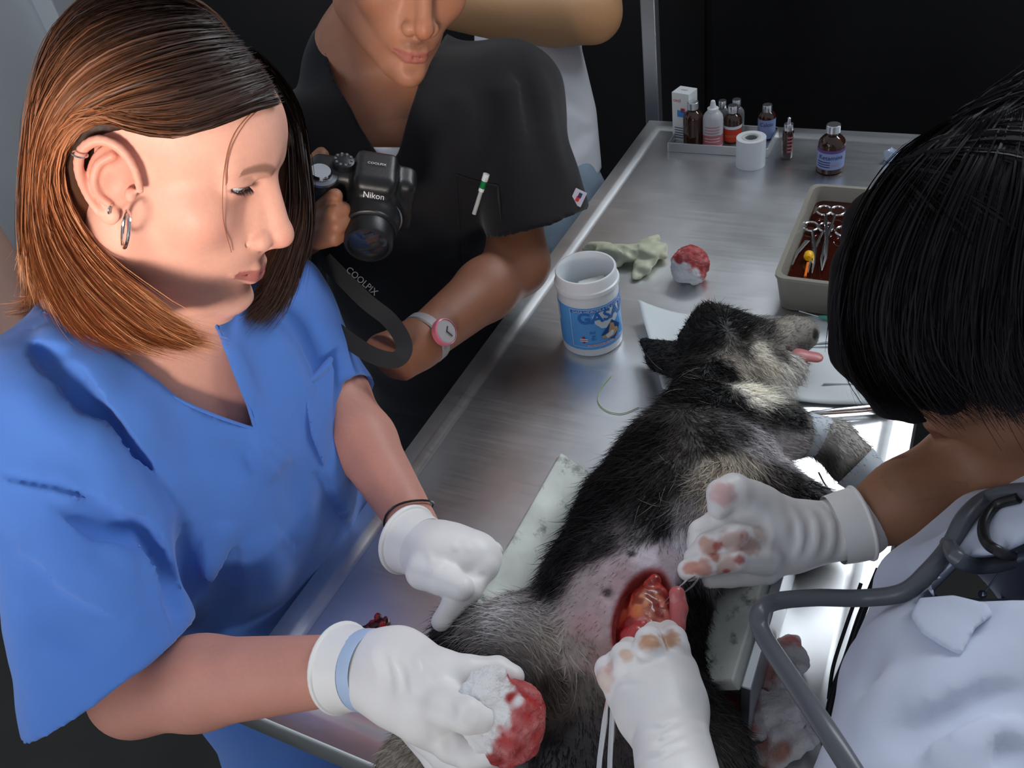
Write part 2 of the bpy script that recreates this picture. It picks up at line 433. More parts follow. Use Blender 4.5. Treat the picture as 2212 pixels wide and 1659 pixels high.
# ================================================================ operating table
tb = thing('operating_table', (0, YE / 2, 0), 'long stainless steel operating table with raised rim in the middle', 'table')
def rim_profile():
    # closed ring sections from the outer skirt over the rim to the recessed sheet
    secs = [(0.0, -.030), (0.0, -.004), (.003, 0.0), (.020, 0.0), (.024, -.001), (.030, -.0045), (.036, -.005)]
    v = []; f = []
    for ins, z in secs:
        x, y0, y1 = XE - ins, ins, YE - ins
        v += [(-x, y0, TZ + .005 + z), (x, y0, TZ + .005 + z), (x, y1, TZ + .005 + z), (-x, y1, TZ + .005 + z)]
    for j in range(len(secs) - 1):
        for i in range(4):
            k = (i + 1) % 4; f.append((j*4+i, j*4+k, (j+1)*4+k, (j+1)*4+i))
    return v, f, len(secs)
v, f, ns = rim_profile()
MB().add(v, f).build('rim', M_steel, tb)
n0 = (ns - 1) * 4
MB().box((0, YE / 2, TZ - .0062), (XE - .034, YE / 2 - .034, .006)).build('table_top', M_steel, tb, smooth=False)
MB().box((0, YE / 2, TZ - .028), (XE - .003, YE / 2 - .003, .003)).build('underside', M_dull, tb, smooth=False)
for x in (-1, 1):
    for y in (.10, YE - .10):
        MB().lathe((x * .2, y, 0), [(.026, 0), (.026, .02), (.019, .024), (.019, TZ - .03)], 16, cap=(True, True)).build('leg', M_postm, tb)
    MB().tube([(x * .2, .10, .2), (x * .2, YE - .1, .2)], .012).build('side_rail', M_postm, tb)
for y in (.10, YE - .10): MB().tube([(-.2, y, .2), (.2, y, .2)], .012).build('cross_rail', M_postm, tb)

# ================================================================ V shaped positioning trough under the dog
M_board = mat('grimy_white_board', srgb(205, 208, 200), .45, noise=(22, .28), bump=(30, .2))
def dirty(m):   # dark grime specks
    nt = m.node_tree; b = nt.nodes['Principled BSDF']; src = b.inputs['Base Color'].links[0].from_socket
    tc = nt.nodes.new('ShaderNodeTexCoord'); n = nt.nodes.new('ShaderNodeTexNoise'); n.inputs['Scale'].default_value = 38; n.inputs['Detail'].default_value = 8; n.inputs['Roughness'].default_value = .7
    r = nt.nodes.new('ShaderNodeMapRange'); r.inputs[1].default_value = .56; r.inputs[2].default_value = .70
    mx = nt.nodes.new('ShaderNodeMix'); mx.data_type = 'RGBA'; mx.inputs[7].default_value = (*srgb(70, 78, 66), 1)
    nt.links.new(tc.outputs['Object'], n.inputs['Vector']); nt.links.new(n.outputs[0], r.inputs[0]); nt.links.new(r.outputs[0], mx.inputs[0])
    nt.links.new(src, mx.inputs[6]); nt.links.new(mx.outputs[2], b.inputs['Base Color'])
dirty(M_board)
VC, VW, VH, VY0, VY1 = .066, .111, .09, .126, .311
vt = thing('positioning_trough', (VC, (VY0 + VY1) / 2, TZ), 'V-shaped positioning trough of two grimy white boards under the dog', 'trough')
for s in (-1, 1):
    a = A(VC, 0, TZ + .020); b = A(VC + s * VW, 0, TZ + VH); ax = nrm(b - a)
    R = np.stack([ax, A(0, 1, 0), np.cross(ax, A(0, 1, 0))]); c = (a + b) / 2 + A(0, (VY0 + VY1) / 2, 0)
    MB().box(c, (np.linalg.norm(b - a) / 2, (VY1 - VY0) / 2, .006), R).build('board', M_board, vt, smooth=False, bevel=.0015)
    sx_ = VC + VW + .007 if s > 0 else VC - VW * .55; sh_ = VH if s > 0 else VH * .5
    MB().box(A(sx_, (VY0 + VY1) / 2, TZ + sh_ / 2 + .001), (.004, (VY1 - VY0) / 2, sh_ / 2), np.eye(3)).build('side_support', M_dull, vt, smooth=False, bevel=.001)
# ================================================================ things standing on the far half of the table
M_white = mat('white_plastic', srgb(232, 236, 240), .35, sss=.1)
M_paperw = mat('white_paper', srgb(226, 230, 230), .8)
M_amber = mat('amber_glass', (.045, .014, .007), .06, spec=.7, coat=.3)
M_clear = mat('clear_glass', (.85, .9, .92), .05, trans=.85, ior=1.3)
M_milky = mat('milky_plastic', srgb(200, 200, 204), .3, sss=.2)
M_red = mat('red_label', srgb(214, 62, 34), .5)
M_pink = mat('pink_label', srgb(196, 110, 118), .5)
M_blue = mat('pale_blue_label', srgb(140, 158, 206), .5)
M_lilac = mat('lilac_band', srgb(104, 70, 138), .5)
M_ink = mat('dark_ink', srgb(40, 50, 90), .6)
M_redink = mat('red_ink', srgb(205, 40, 52), .6)
M_blueink = mat('blue_ink', srgb(70, 140, 215), .6)
M_black = mat('black_plastic', (.012, .012, .013), .35)
M_cap = steel('aluminium_cap', (.72, .73, .75), .28, False)

def text_mesh(txt, size, font_sx=1.0, bold=0.0):
    cu = bpy.data.curves.new('lettering', 'FONT'); cu.body = txt; cu.size = size; cu.align_x = 'CENTER'; cu.align_y = 'CENTER'; cu.resolution_u = 3; cu.offset = bold
    o = bpy.data.objects.new('lettering', cu); COL.objects.link(o)
    dg = bpy.context.evaluated_depsgraph_get(); me = bpy.data.meshes.new_from_object(o.evaluated_get(dg))
    bm = bmesh.new(); bm.from_mesh(me); bmesh.ops.triangulate(bm, faces=bm.faces)
    v = np.array([p.co[:] for p in bm.verts]); f = [tuple(q.index for q in t.verts) for t in bm.faces]
    bm.free(); bpy.data.objects.remove(o); bpy.data.curves.remove(cu); bpy.data.meshes.remove(me)
    v[:, 0] *= font_sx
    return v, f
def flat_text(name, txt, size, c, ex, ey, m, parent, sx=1.0, lift=.0006):
    v, f = text_mesh(txt, size, sx); ex = nrm(ex); ey = nrm(ey); n = np.cross(ex, ey)
    return mesh_obj(name, np.asarray(c) + v[:, :1] * ex + v[:, 1:2] * ey + n * lift, f, m, parent, smooth=False)
class Cyl:                                     # print wrapped round a bottle; angle 0 faces the photographer
    def __init__(s, base, r): s.b = np.asarray(base, float); s.r = r; d = CAM - s.b; s.a0 = math.atan2(d[1], d[0])
    def at(s, ang, z, lift=.0004):
        a = s.a0 + np.radians(ang); r = s.r + lift
        return np.stack([s.b[0] + r * np.cos(a), s.b[1] + r * np.sin(a), s.b[2] + z], -1)
    def poly(s, name, outline, m, parent, lift=.0004, n=None):      # outline: (angle deg, height)
        # fan from the centre, densified so it follows the curve
        o = []
        for i in range(len(outline)):
            p, q = np.array(outline[i], float), np.array(outline[(i + 1) % len(outline)], float)
            k = max(1, int(abs(q[0] - p[0]) / 4)); o += [p + (q - p) * j / k for j in range(k)]
        o = np.array(o); c = o.mean(0); rings = [c + (o - c) * t for t in (.0001, .35, .7, 1.0)]
        v = np.concatenate([s.at(r[:, 0], r[:, 1], lift) for r in rings]); m_ = len(o); f = []
        for j in range(3):
            for i in range(m_): k = (i + 1) % m_; f.append((j*m_+i, j*m_+k, (j+1)*m_+k, (j+1)*m_+i))
        return mesh_obj(name, v, f, m, parent, smooth=False)
    def text(s, name, txt, size, ang, z, m, parent, sx=1.0, slope=0.0, lift=.0008, bold=0.0):
        v, f = text_mesh(txt, size, sx, bold)
        a = ang + np.degrees(v[:, 0] / s.r); zz = z + v[:, 1] + slope * v[:, 0]
        return mesh_obj(name, s.at(a, zz, lift), f, m, parent, smooth=False)
    def band(s, name, a0, a1, z0, z1, m, parent, lift=.0003):
        n = 28; a = np.linspace(a0, a1, n); v = np.concatenate([s.at(a, np.full(n, z0), lift), s.at(a, np.full(n, z1), lift)])
        return mesh_obj(name, v, [(i, i+1, n+i+1, n+i) for i in range(n-1)], m, parent)

# ---- small steel tray with bottles
ta = T(1444, 326); tbr = T(1656, 341); tx0, tx1 = ta[0], tbr[0]; ty0 = (ta[1] + tbr[1]) / 2; ty1 = 1.219
tr = thing('instrument_tray', ((tx0 + tx1) / 2, (ty0 + ty1) / 2, TZ), 'small shallow steel tray holding the medicine bottles at the far end', 'tray')
hx, hy = (tx1 - tx0) / 2, (ty1 - ty0) / 2; cx, cy = (tx0 + tx1) / 2, (ty0 + ty1) / 2
MB().box((cx, cy, TZ + .0015), (hx - .002, hy - .002, .0015)).build('tray_floor', M_steel, tr, smooth=False)
for c, hh in (((cx, ty0, TZ + .008), (hx, .0015, .008)), ((cx, ty1, TZ + .008), (hx, .0015, .008)), ((tx0, cy, TZ + .008), (.0015, hy, .008)), ((tx1, cy, TZ + .008), (.0015, hy, .008))):
    MB().box(c, hh).build('tray_side', M_steel, tr, smooth=False, bevel=.0008)

def bottle(name, px, py, r, h, label, body, zb=.0, shoulder=.62, neck=.42, cap=M_cap, caph=.012, dropper=False):
    b = T(px, py, zb); o = thing(name, b, label, 'bottle')
    n = r * neck
    prof = [(r * .90, 0), (r, .0015), (r, h * shoulder), (r * .93, h * (shoulder + .07)), (r * .7, h * (shoulder + .14)), (n, h * (shoulder + .19)), (n, h - caph)]
    MB().lathe(b, [(0.0001, 0)] + prof, 28).build('glass_body' if not dropper else 'plastic_body', body, o)
    if dropper:
        MB().lathe(b, [(n * 1.35, h - caph), (n * 1.35, h - caph * .55), (n * .8, h - caph * .5), (n * .5, h - .001), (n * .3, h), (.0001, h)], 20).build('dropper_cap', M_white, o)
    else:
        MB().lathe(b, [(n * 1.05, h - caph), (n * 1.32, h - caph), (n * 1.32, h - .001), (n * 1.2, h), (.0001, h)], 22).build('crimp_cap', cap, o)
    return o, Cyl(b, r)
# carton
cb = T(1479, 299, .003); co = thing('medicine_carton', cb, 'upright white medicine carton with red and blue print in the tray', 'box')
az = math.radians(-14); Rc = np.array([[math.cos(az), math.sin(az), 0], [-math.sin(az), math.cos(az), 0], [0, 0, 1.]])
cw, cdp, ch = .0165, .0145, .086
MB().box(cb + A(0, .004, ch / 2), (cw, cdp, ch / 2), Rc).build('carton_body', M_paperw, co, smooth=False, bevel=.0008)
cf = cb + A(0, .004, 0) - Rc[1] * cdp
def cpanel(name, u, z, hu, hz, m): MB().add([cf + Rc[0] * (u + a * hu) + A(0, 0, z + b * hz) - Rc[1] * .0006 for a, b in ((-1, -1), (1, -1), (1, 1), (-1, 1))], [(0, 1, 2, 3)]).build(name, m, co, smooth=False)
cpanel('blue_print', .001, .050, .007, .006, M_blueink); cpanel('red_print', .005, .056, .004, .004, M_redink)
flat_text('brand_text', 'oxal', .009, cf + Rc[0] * -.006 + A(0, 0, .073), Rc[0], A(0, 0, 1), M_redink, co, lift=.0008)
for q in range(5): cpanel('fine_print', .0, .006 + q * .0045, .012, .0007, M_ink)
flat_text('lid_text', 'oxal', .007, cb + A(0, .004, ch), Rc[0], Rc[1], M_redink, co, lift=.0008)
# bottles on the tray
bottle('amber_bottle', 1498, 309, .0172, .075, 'plain dark amber bottle in front of the white carton', M_amber, .003)
o, c = bottle('dropper_bottle', 1540, 312, .0172, .079, 'milky dropper bottle with white nozzle and pink label in the tray', M_milky, .003, .60, .40, caph=.024, dropper=True)
c.band('pink_label', -78, 78, .004, .022, M_pink, o)
for q in range(6): c.band('label_line', -50, 40, .012 + q * .005, .0132 + q * .005, M_white if q < 2 else M_pink, o, .0006)
o, c = bottle('amber_vial', 1582, 303, .0152, .063, 'small amber vial with bright red label and white band', M_amber, .003, .60)
lb_ = c.band('red_label', -82, 82, .004, .026, M_red, o); c.band('white_band', -82, 82, .026, .031, M_white, o)
c.text('label_text', 'AGROVET', .006, 0, .014, mat('orange_ink', srgb(244, 150, 90), .6), lb_)
bottle('clear_vial', 1560, 288, .0125, .060, 'clear glass vial behind the milky dropper bottle', M_clear, .003, .6)
bottle('clear_vial', 1590, 287, .0135, .061, 'clear glass vial behind the red-labelled amber vial', M_clear, .003, .6)
o, c = bottle('blue_label_vial', 1655, 296, .0145, .058, 'dark vial with pale blue label at the right end of the tray', M_amber, .003, .64)
lb_ = c.band('blue_label', -85, 85, .003, .036, M_blue, o); c.text('label_text', 'Calcio', .009, 0, .028, M_ink, lb_)
# tape roll
tp = T(1621, 355); o = thing('tape_roll', tp, 'roll of white adhesive tape standing on end before the tray', 'tape')
R_, h_ = .0235, .048
MB().lathe(tp, [(.0105, 0), (R_, 0), (R_, h_), (.0115, h_), (.0105, h_ - .001), (.0105, 0)], 40).build('tape_body', M_white, o)
MB().lathe(tp, [(.0104, .001), (.0104, h_ - .001), (.0092, h_ - .001), (.0092, .001), (.0104, .001)], 32).build('cardboard_core', mat('grey_card', srgb(150, 155, 160), .8), o)
MB().lathe(tp, [(.0112, h_ + .0004), (.0150, h_ + .0004)], 32).build('core_ring', mat('pale_card', srgb(205, 205, 195), .8), o)
# amber ampoule
o, c = bottle('amber_ampoule', 1700, 339, .0092, .058, 'slim amber vial with printed side between tape and bottle', M_amber, 0, .72, .62, caph=.011)
for q in range(5): c.band('label_line', -5, 50, .012 + q * .006, .015 + q * .006, M_pink, o, .0004)
ab = T(1700, 339); MB().lathe(ab, [(.0035, .058), (.0022, .064), (.0028, .068), (.0001, .069)], 12).build('cap_tip', M_cap, o)
# injectable bottle
o, c = bottle('injection_bottle', 1792, 366, .0205, .076, 'amber injection bottle with lilac and pale label standing alone', M_amber, 0, .60, .40)
lb_ = c.band('label_paper', -88, 88, .009, .036, M_blue, o); c.band('lilac_band', -88, 88, .036, .041, M_lilac, o)
c.text('label_text', 'Ketamina', .010, 0, .029, M_ink, lb_, lift=.0009); c.text('label_text', '50 ml', .006, 15, .016, mat('orange_print', srgb(210, 140, 90), .6), lb_, lift=.0009)
for q in range(3): c.band('label_line', -60, 0, .013 + q * .004, .0145 + q * .004, M_ink, lb_, .0006)
# crumpled foil wrapper by the right rim
s = SDF(); wb = T(1934, 350)
s.box(wb + A(0, 0, .010), (.016, .010, .008), rot('Z', 30), .003); s.box(wb + A(.012, .004, .014), (.012, .011, .005), rot('Y', 35), .003)
v, f = s.mesh(wb - .04, wb + .04, .002); v += (np.stack([vnoise(v, 140, i) for i in range(3)], -1) - .5) * .006; v[:, 2] = np.maximum(v[:, 2], TZ + .0005)
tag(mesh_obj('foil_wrapper', v, f, mat('blue_white_foil', srgb(190, 205, 230), .3, .3), smooth=False), 'crumpled pale blue wrapper half hidden behind the black hair', 'wrapper')

# ---- cotton jar
jb = T(1281, 733); jr = .0385; jh = .112
jo = thing('gauze_jar', jb, 'open white plastic jar with bright blue label on the table', 'jar')
MB().lathe(jb, [(.0001, 0), (jr * .93, 0), (jr, .003), (jr * 1.005, jh * .10), (jr * 1.005, jh * .70), (jr * .98, jh * .75), (jr * 1.0, jh * .80), (jr * 1.05, jh * .82), (jr * 1.05, jh * .865), (jr * 1.0, jh * .875), (jr * .985, jh * .89), (jr * .985, jh * .985), (jr * .965, jh), (jr * .91, jh), (jr * .895, jh * .985), (jr * .90, jh * .70), (jr * .90, jh * .30), (.0001, jh * .30)], 64).build('jar_body', M_white, jo)
M_jblue = mat('label_blue', srgb(96, 176, 246), .35); M_jmid = mat('label_mid_blue', srgb(46, 124, 206), .4); M_jdk = mat('label_deep_blue', srgb(24, 84, 158), .4)
M_jw = mat('label_white', srgb(232, 238, 246), .4); M_tan = mat('print_tan', srgb(205, 168, 122), .6)
J = Cyl(jb, jr * 1.006)
z0, z1 = jh * .115, jh * .685; zz = lambda t: z0 + (z1 - z0) * t
jl = J.band('label', -180, 180, z0, z1, M_jblue, jo, .0003); jroot, jo = jo, jl
for a0, a1, b0, b1 in ((-39, 100, .965, .975), (-39, 100, .075, .085), (-39.6, -38.6, .085, .965)): J.band('frame_line', a0, a1, zz(b0), zz(b1), M_jw, jo, .0006)
J.band('title_strip', -38, 100, zz(.885), zz(.955), M_jmid, jo, .0006)
J.text('title_text', 'GASA HIDROFILA DE CURACION', .0052, 24, zz(.92), M_jw, jo, lift=.0010)
J.poly('shield', [(2, zz(.80)), (8, zz(.86)), (28, zz(.88)), (60, zz(.88)), (66, zz(.80)), (60, zz(.64)), (46, zz(.50)), (32, zz(.45)), (18, zz(.49)), (7, zz(.62))], M_jw, jo, .0007)
J.text('logo_text', 'GASAM', .0225, 31, zz(.755), M_jmid, jo, sx=1.02, lift=.0012, bold=.0006)
J.poly('diamond', [(40, zz(.60)), (62, zz(.36)), (44, zz(.10)), (16, zz(.33))], M_jdk, jo, .0009)
J.poly('printed_hand', [(36, zz(.55)), (44, zz(.50)), (45, zz(.40)), (54, zz(.34)), (54, zz(.26)), (42, zz(.20)), (28, zz(.20)), (16, zz(.27)), (18, zz(.30)), (30, zz(.34)), (33, zz(.44))], M_tan, jo, .0011)
J.poly('printed_gauze', [(24, zz(.30)), (38, zz(.36)), (44, zz(.32)), (40, zz(.24)), (28, zz(.21))], M_jw, jo, .0013)
J.band('cross_bar', -19, -14.5, zz(.17), zz(.33), M_redink, jo, .0008); J.band('cross_bar', -24, -9, zz(.215), zz(.285), M_jw, jo, .0010); J.band('cross_line', -24, -9, zz(.243), zz(.257), M_redink, jo, .0012)
J.band('bottom_strip', -13, 62, zz(.10), zz(.135), M_jw, jo, .0008); J.text('bottom_text', 'ESTERILIZADA EN AUTOCLAVE', .0034, 22, zz(.117), M_redink, jo, lift=.0012)
J.text('side_text', '10x10', .006, 0, zz(.42), M_jdk, jo, sx=.5); J.text('side_text', 'cm', .006, 2, zz(.34), M_jdk, jo, sx=.6); J.text('side_text', '100 u', .006, 1, zz(.26), M_jdk, jo, sx=.5)
J.band('back_strip', -84, -70, zz(.55), zz(.95), M_jw, jo, .0006)
jo = jroot
# folded gauze inside
s = SDF(); gi = jb + A(.004, .003, jh * .64)
s.box(gi, (.022, .017, .006), rot('Z', 25) @ rot('X', 8), .004); s.box(gi + A(.0, .0, .012), (.018, .014, .004), rot('Z', -20) @ rot('Y', 12), .003)
v, f = s.mesh(gi - .035, gi + .035, .0018); M_gauze = mat('gauze', (.8, .8, .8), .9, attr=True, bump=(500, .5, (1, 1, 1), .0006))
tag(mesh_obj('folded_gauze', v, f, M_gauze, col=np.tile(srgb(222, 224, 216), (len(v), 1))), 'folded white gauze pads inside the open jar', 'gauze')

# ---- plastic instrument box with iodine bath
bz = .052
c0 = T(1744, 395, bz); c1 = T(1680, 600, bz)
bx0 = (c0[0] + c1[0]) / 2 - .0; by0, by1 = c1[1], c0[1]; bx1 = bx0 + .155
M_tub = mat('milky_tub', srgb(176, 170, 158), .3, trans=.35, sss=.0, ior=1.2)
M_iod = mat('iodine_bath', (.045, .006, .002), .04, spec=.6, coat=.4)
bo = thing('instrument_box', ((bx0 + bx1) / 2, (by0 + by1) / 2, TZ), 'milky plastic tub of brown disinfectant with instruments, near the black hair', 'tub')
bcx, bcy, bhx, bhy = (bx0 + bx1) / 2, (by0 + by1) / 2, (bx1 - bx0) / 2, (by1 - by0) / 2
m_ = MB(); rings = [(bhx * .90, bhy * .95, .001), (bhx * .98, bhy * .985, bz - .006), (bhx, bhy, bz - .004), (bhx, bhy, bz), (bhx - .006, bhy - .006, bz), (bhx - .008, bhy - .008, bz - .006), (bhx * .90 - .006, bhy * .95 - .006, .004)]
def rr(hx, hy, z, r=.014, n=5):
    out = []
    for sx, sy, a0 in ((1, 1, 0), (-1, 1, 90), (-1, -1, 180), (1, -1, 270)):
        for i in range(n):
            a = math.radians(a0 + 90 * i / (n - 1)); out.append((bcx + sx * (hx - r) + r * math.cos(a), bcy + sy * (hy - r) + r * math.sin(a), TZ + z))
    return out
v = []; f = []; n = 20
for hx_, hy_, z in rings: v += rr(hx_, hy_, z)
for j in range(len(rings) - 1):
    for i in range(n): k = (i + 1) % n; f.append((j*n+i, j*n+k, (j+1)*n+k, (j+1)*n+i))
f.append(tuple(range(n))[::-1]); f.append(tuple((len(rings)-1)*n+i for i in range(n)))
MB().add(v, f).build('tub_body', M_tub, bo)
lq = .031; MB().add(rr(bhx - .011, bhy - .009, lq) + rr(bhx - .016, bhy - .013, .005), [tuple(range(20))] + [(i, (i+1) % 20, 20 + (i+1) % 20, 20 + i) for i in range(20)]).build('iodine_liquid', M_iod, bo)
def ring_pts(c, r, ex, ey, sq=1.0, n=18): return [c + ex * math.cos(2*math.pi*i/n) * r + ey * math.sin(2*math.pi*i/n) * r * sq for i in range(n)]
def scissors(name, handle, tip, spread, label, m=M_chrome, cat='scissors', rr_=.0095, sc=1.0):
    handle = np.asarray(handle, float); tip = np.asarray(tip, float); d = nrm(tip - handle); side = nrm(np.cross(d, A(0, 0, 1))); up = np.cross(side, d)
    piv = handle + (tip - handle) * .55; o = thing(name, piv, label, cat)
    for s in (-1, 1):
        hc = handle + side * s * spread; b = MB(); b.tube(ring_pts(hc, rr_, side, d, 1.25), .0016 * sc, 8, closed=True)
        b.tube([hc + d * rr_ * 1.2 - side * s * rr_ * .3, piv - side * s * .001 + up * s * .0012, piv + (tip - piv) * .6 - side * s * .0025 + up * s * .0008, tip - side * s * .0012 * (0 if cat == 'forceps' else 2)], [.0020 * sc, .0026 * sc, .0022 * sc, .0007 * sc], 8)
        b.build('shank', m, o)
    MB().lathe(piv - up * .003, [(.0001, 0), (.0024, 0), (.0024, .006), (.0001, .006)], 12, axis=up).build('pivot_screw', m, o)
    return o
zl = lq + .004
scissors('scissors', T(1768, 490, zl), T(1750, 590, zl), .010, 'ring-handled scissors lying nearest in the brown disinfectant bath')
scissors('hemostat', T(1795, 455, zl + .006), T(1775, 585, zl + .002), .009, 'curved ring-handled clamp lying across the tub of disinfectant', cat='forceps')
scissors('needle_holder', T(1838, 500, zl + .004), T(1815, 600, zl + .003), .010, 'ring-handled needle holder beside the black hair in the tub', cat='forceps')
o = thing('forceps', T(1730, 530, zl), 'slim straight steel tweezers at the left side of the tub', 'forceps')
for q in (0, 1): MB().tube([T(1742 + 4 * q, 520, zl), T(1722, 545 + 3 * q, zl), T(1712 - q, 572, zl)], [.0022, .0018, .0008], 8, flat=.4).build('arm', M_chrome, o)
o = thing('amber_plastic_clip', T(1746, 555, zl), 'bright orange-yellow plastic clip glowing in the brown bath', 'clip')
MB().lathe(T(1748, 548, zl + .003), [(.0001, 0), (.006, .001), (.0065, .008), (.004, .012), (.0001, .012)], 14, axis=T(1744, 570, zl) - T(1748, 548, zl)).build('clip_head', mat('orange_plastic', srgb(255, 190, 10), .3), o)
MB().tube([T(1745, 568, zl), T(1739, 598, zl)], .0017, 8).build('clip_stem', mat('orange_stem', srgb(255, 120, 20), .3), o)
# ================================================================ dog on its back
M_fur = mat('fur', (.2, .2, .2), .7, attr=True, spec=.12)
M_coat = mat('dog_skin_and_coat', (.2, .2, .2), .6, attr=True, noise=(120, .18), bump=(160, .5, (1, 1, 1), .003))

D = SDF()
trunk = [T(1300, 1560, .060), T(1325, 1450, .068), T(1345, 1300, .072), T(1420, 1150, .074), T(1495, 1030, .074), T(1520, 930, .066)]
D.chain(trunk, [.050, .058, .066, .070, .069, .043], k=.03)
D.ell(T(1330, 1340, .088), (.055, .09, .040), k=.03)
# neck and head
nk = [T(1520, 930, .066), T(1530, 850, .052), T(1560, 775, .046)]
D.chain(nk, [.044, .036, .040], k=.015)
D.ell(T(1555, 752, .046), (.050, .048, .042), k=.02)
D.chain([T(1590, 752, .048), T(1660, 748, .045), T(1715, 725, .044), T(1735, 722, .043)], [.038, .028, .022, .018], k=.015)   # upper muzzle
D.chain([T(1590, 790, .046), T(1650, 805, .042), T(1705, 795, .038), T(1725, 788, .036)], [.036, .027, .018, .011], k=.014)   # lower jaw and beard
D.sphere(T(1640, 820, .035), .030, k=.02)
D.cone(T(1700, 762, .052), T(1760, 768, .052), .0035, .0045, k=.002, op='s', w=A(0, 0, 1), flat=.35)
D.ell(T(1748, 722, .047), (.0085, .0085, .0075), k=.003)
for q_ in (-1, 1): D.sphere(T(1757, 722 + 6 * q_, .049), .0018, k=.001, op='s')
# eye hollow
D.ell(T(1612, 728, .085), (.010, .008, .010), k=.006, op='s')
# ears
D.chain([T(1505, 795, .052), T(1450, 770, .040), T(1392, 736, .026)], [.028, .029, .007], k=.008, w=A(0, 0, 1), flat=2.4)
D.chain([T(1545, 735, .070), T(1535, 695, .068), T(1522, 682, .060)], [.026, .020, .007], k=.014)
# fore legs
leg1 = [T(1535, 935, .070), T(1600, 925, .074), T(1680, 932, .068), T(1755, 940, .058), T(1800, 955, .050), T(1840, 1000, .040), T(1865, 1022, .034)]
D.chain(leg1, [.048, .039, .030, .0185, .022, .022, .016], k=.02)
leg2 = [T(1560, 1040, .062), T(1650, 1075, .052), T(1740, 1100, .045), T(1800, 1112, .04)]
D.chain(leg2, [.048, .038, .026, .018], k=.025)
# hind legs
hl = [T(1290, 1460, .068), T(1130, 1410, .062), T(1030, 1395, .050)]
D.chain(hl, [.050, .044, .034], k=.025)
hl2 = [T(1030, 1398, .046), T(985, 1470, .040), T(930, 1560, .03), T(880, 1650, .026), T(850, 1690, .024)]
D.chain(hl2, [.036, .026, .018, .021, .018], k=.02)
hr = [T(1375, 1495, .066), T(1465, 1565, .058), T(1530, 1625, .048), T(1555, 1715, .040), T(1560, 1790, .032)]
D.chain(hr, [.048, .038, .030, .024, .020], k=.03)
D.chain([T(1270, 1570, .062), T(1240, 1640, .058), T(1220, 1720, .05)], [.042, .032, .02], k=.02)     # tail root
D.plane(A(0, 0, TZ + .002), A(0, 0, -1), k=.004)
def on_boards(q, d):                            # the back rests on the two sloping boards
    s_ = (VH - .020) / VW; pl = (TZ + .028 + np.abs(q[..., 0] - VC) * s_ - q[..., 2]) / math.sqrt(1 + s_ * s_)
    w_ = (q[..., 1] > VY0 - .004) & (q[..., 1] < VY1 + .004) & (np.abs(q[..., 0] - VC) < VW + .01); return np.where(w_, np.maximum(d, pl), d)
D.add('m', on_boards, A(VC, .22, TZ), 1e3, 0)
D0 = list(D.p)
# the incision: an almond shaped opening cut into the belly
wa, wb_, wc = D.hit(1416, 1240), D.hit(1398, 1325), D.hit(1345, 1415)
wax = nrm(wa - wc); wn = nrm(CAM - wb_ + A(0, 0, .5)); WR = frame(wax, np.cross(wn, wax))
wcen = (wa + wc) / 2 + (wb_ - (wa + wc) / 2) * .5
D.ell(wcen, (np.linalg.norm(wa - wc) * .54, .0200, .026), WR, k=.003, op='s')
def wound_d(q): l = (q - wcen) @ WR.T / np.array([np.linalg.norm(wa - wc) * .54, .0200, .026]); return np.linalg.norm(l, axis=-1)
lo = np.array([-.16, -.05, TZ]); hi = np.array([.30, .72, TZ + .19])
dv, df = D.mesh(lo, hi, .0025, 1)
Dp = SDF(); Dp.p = D0
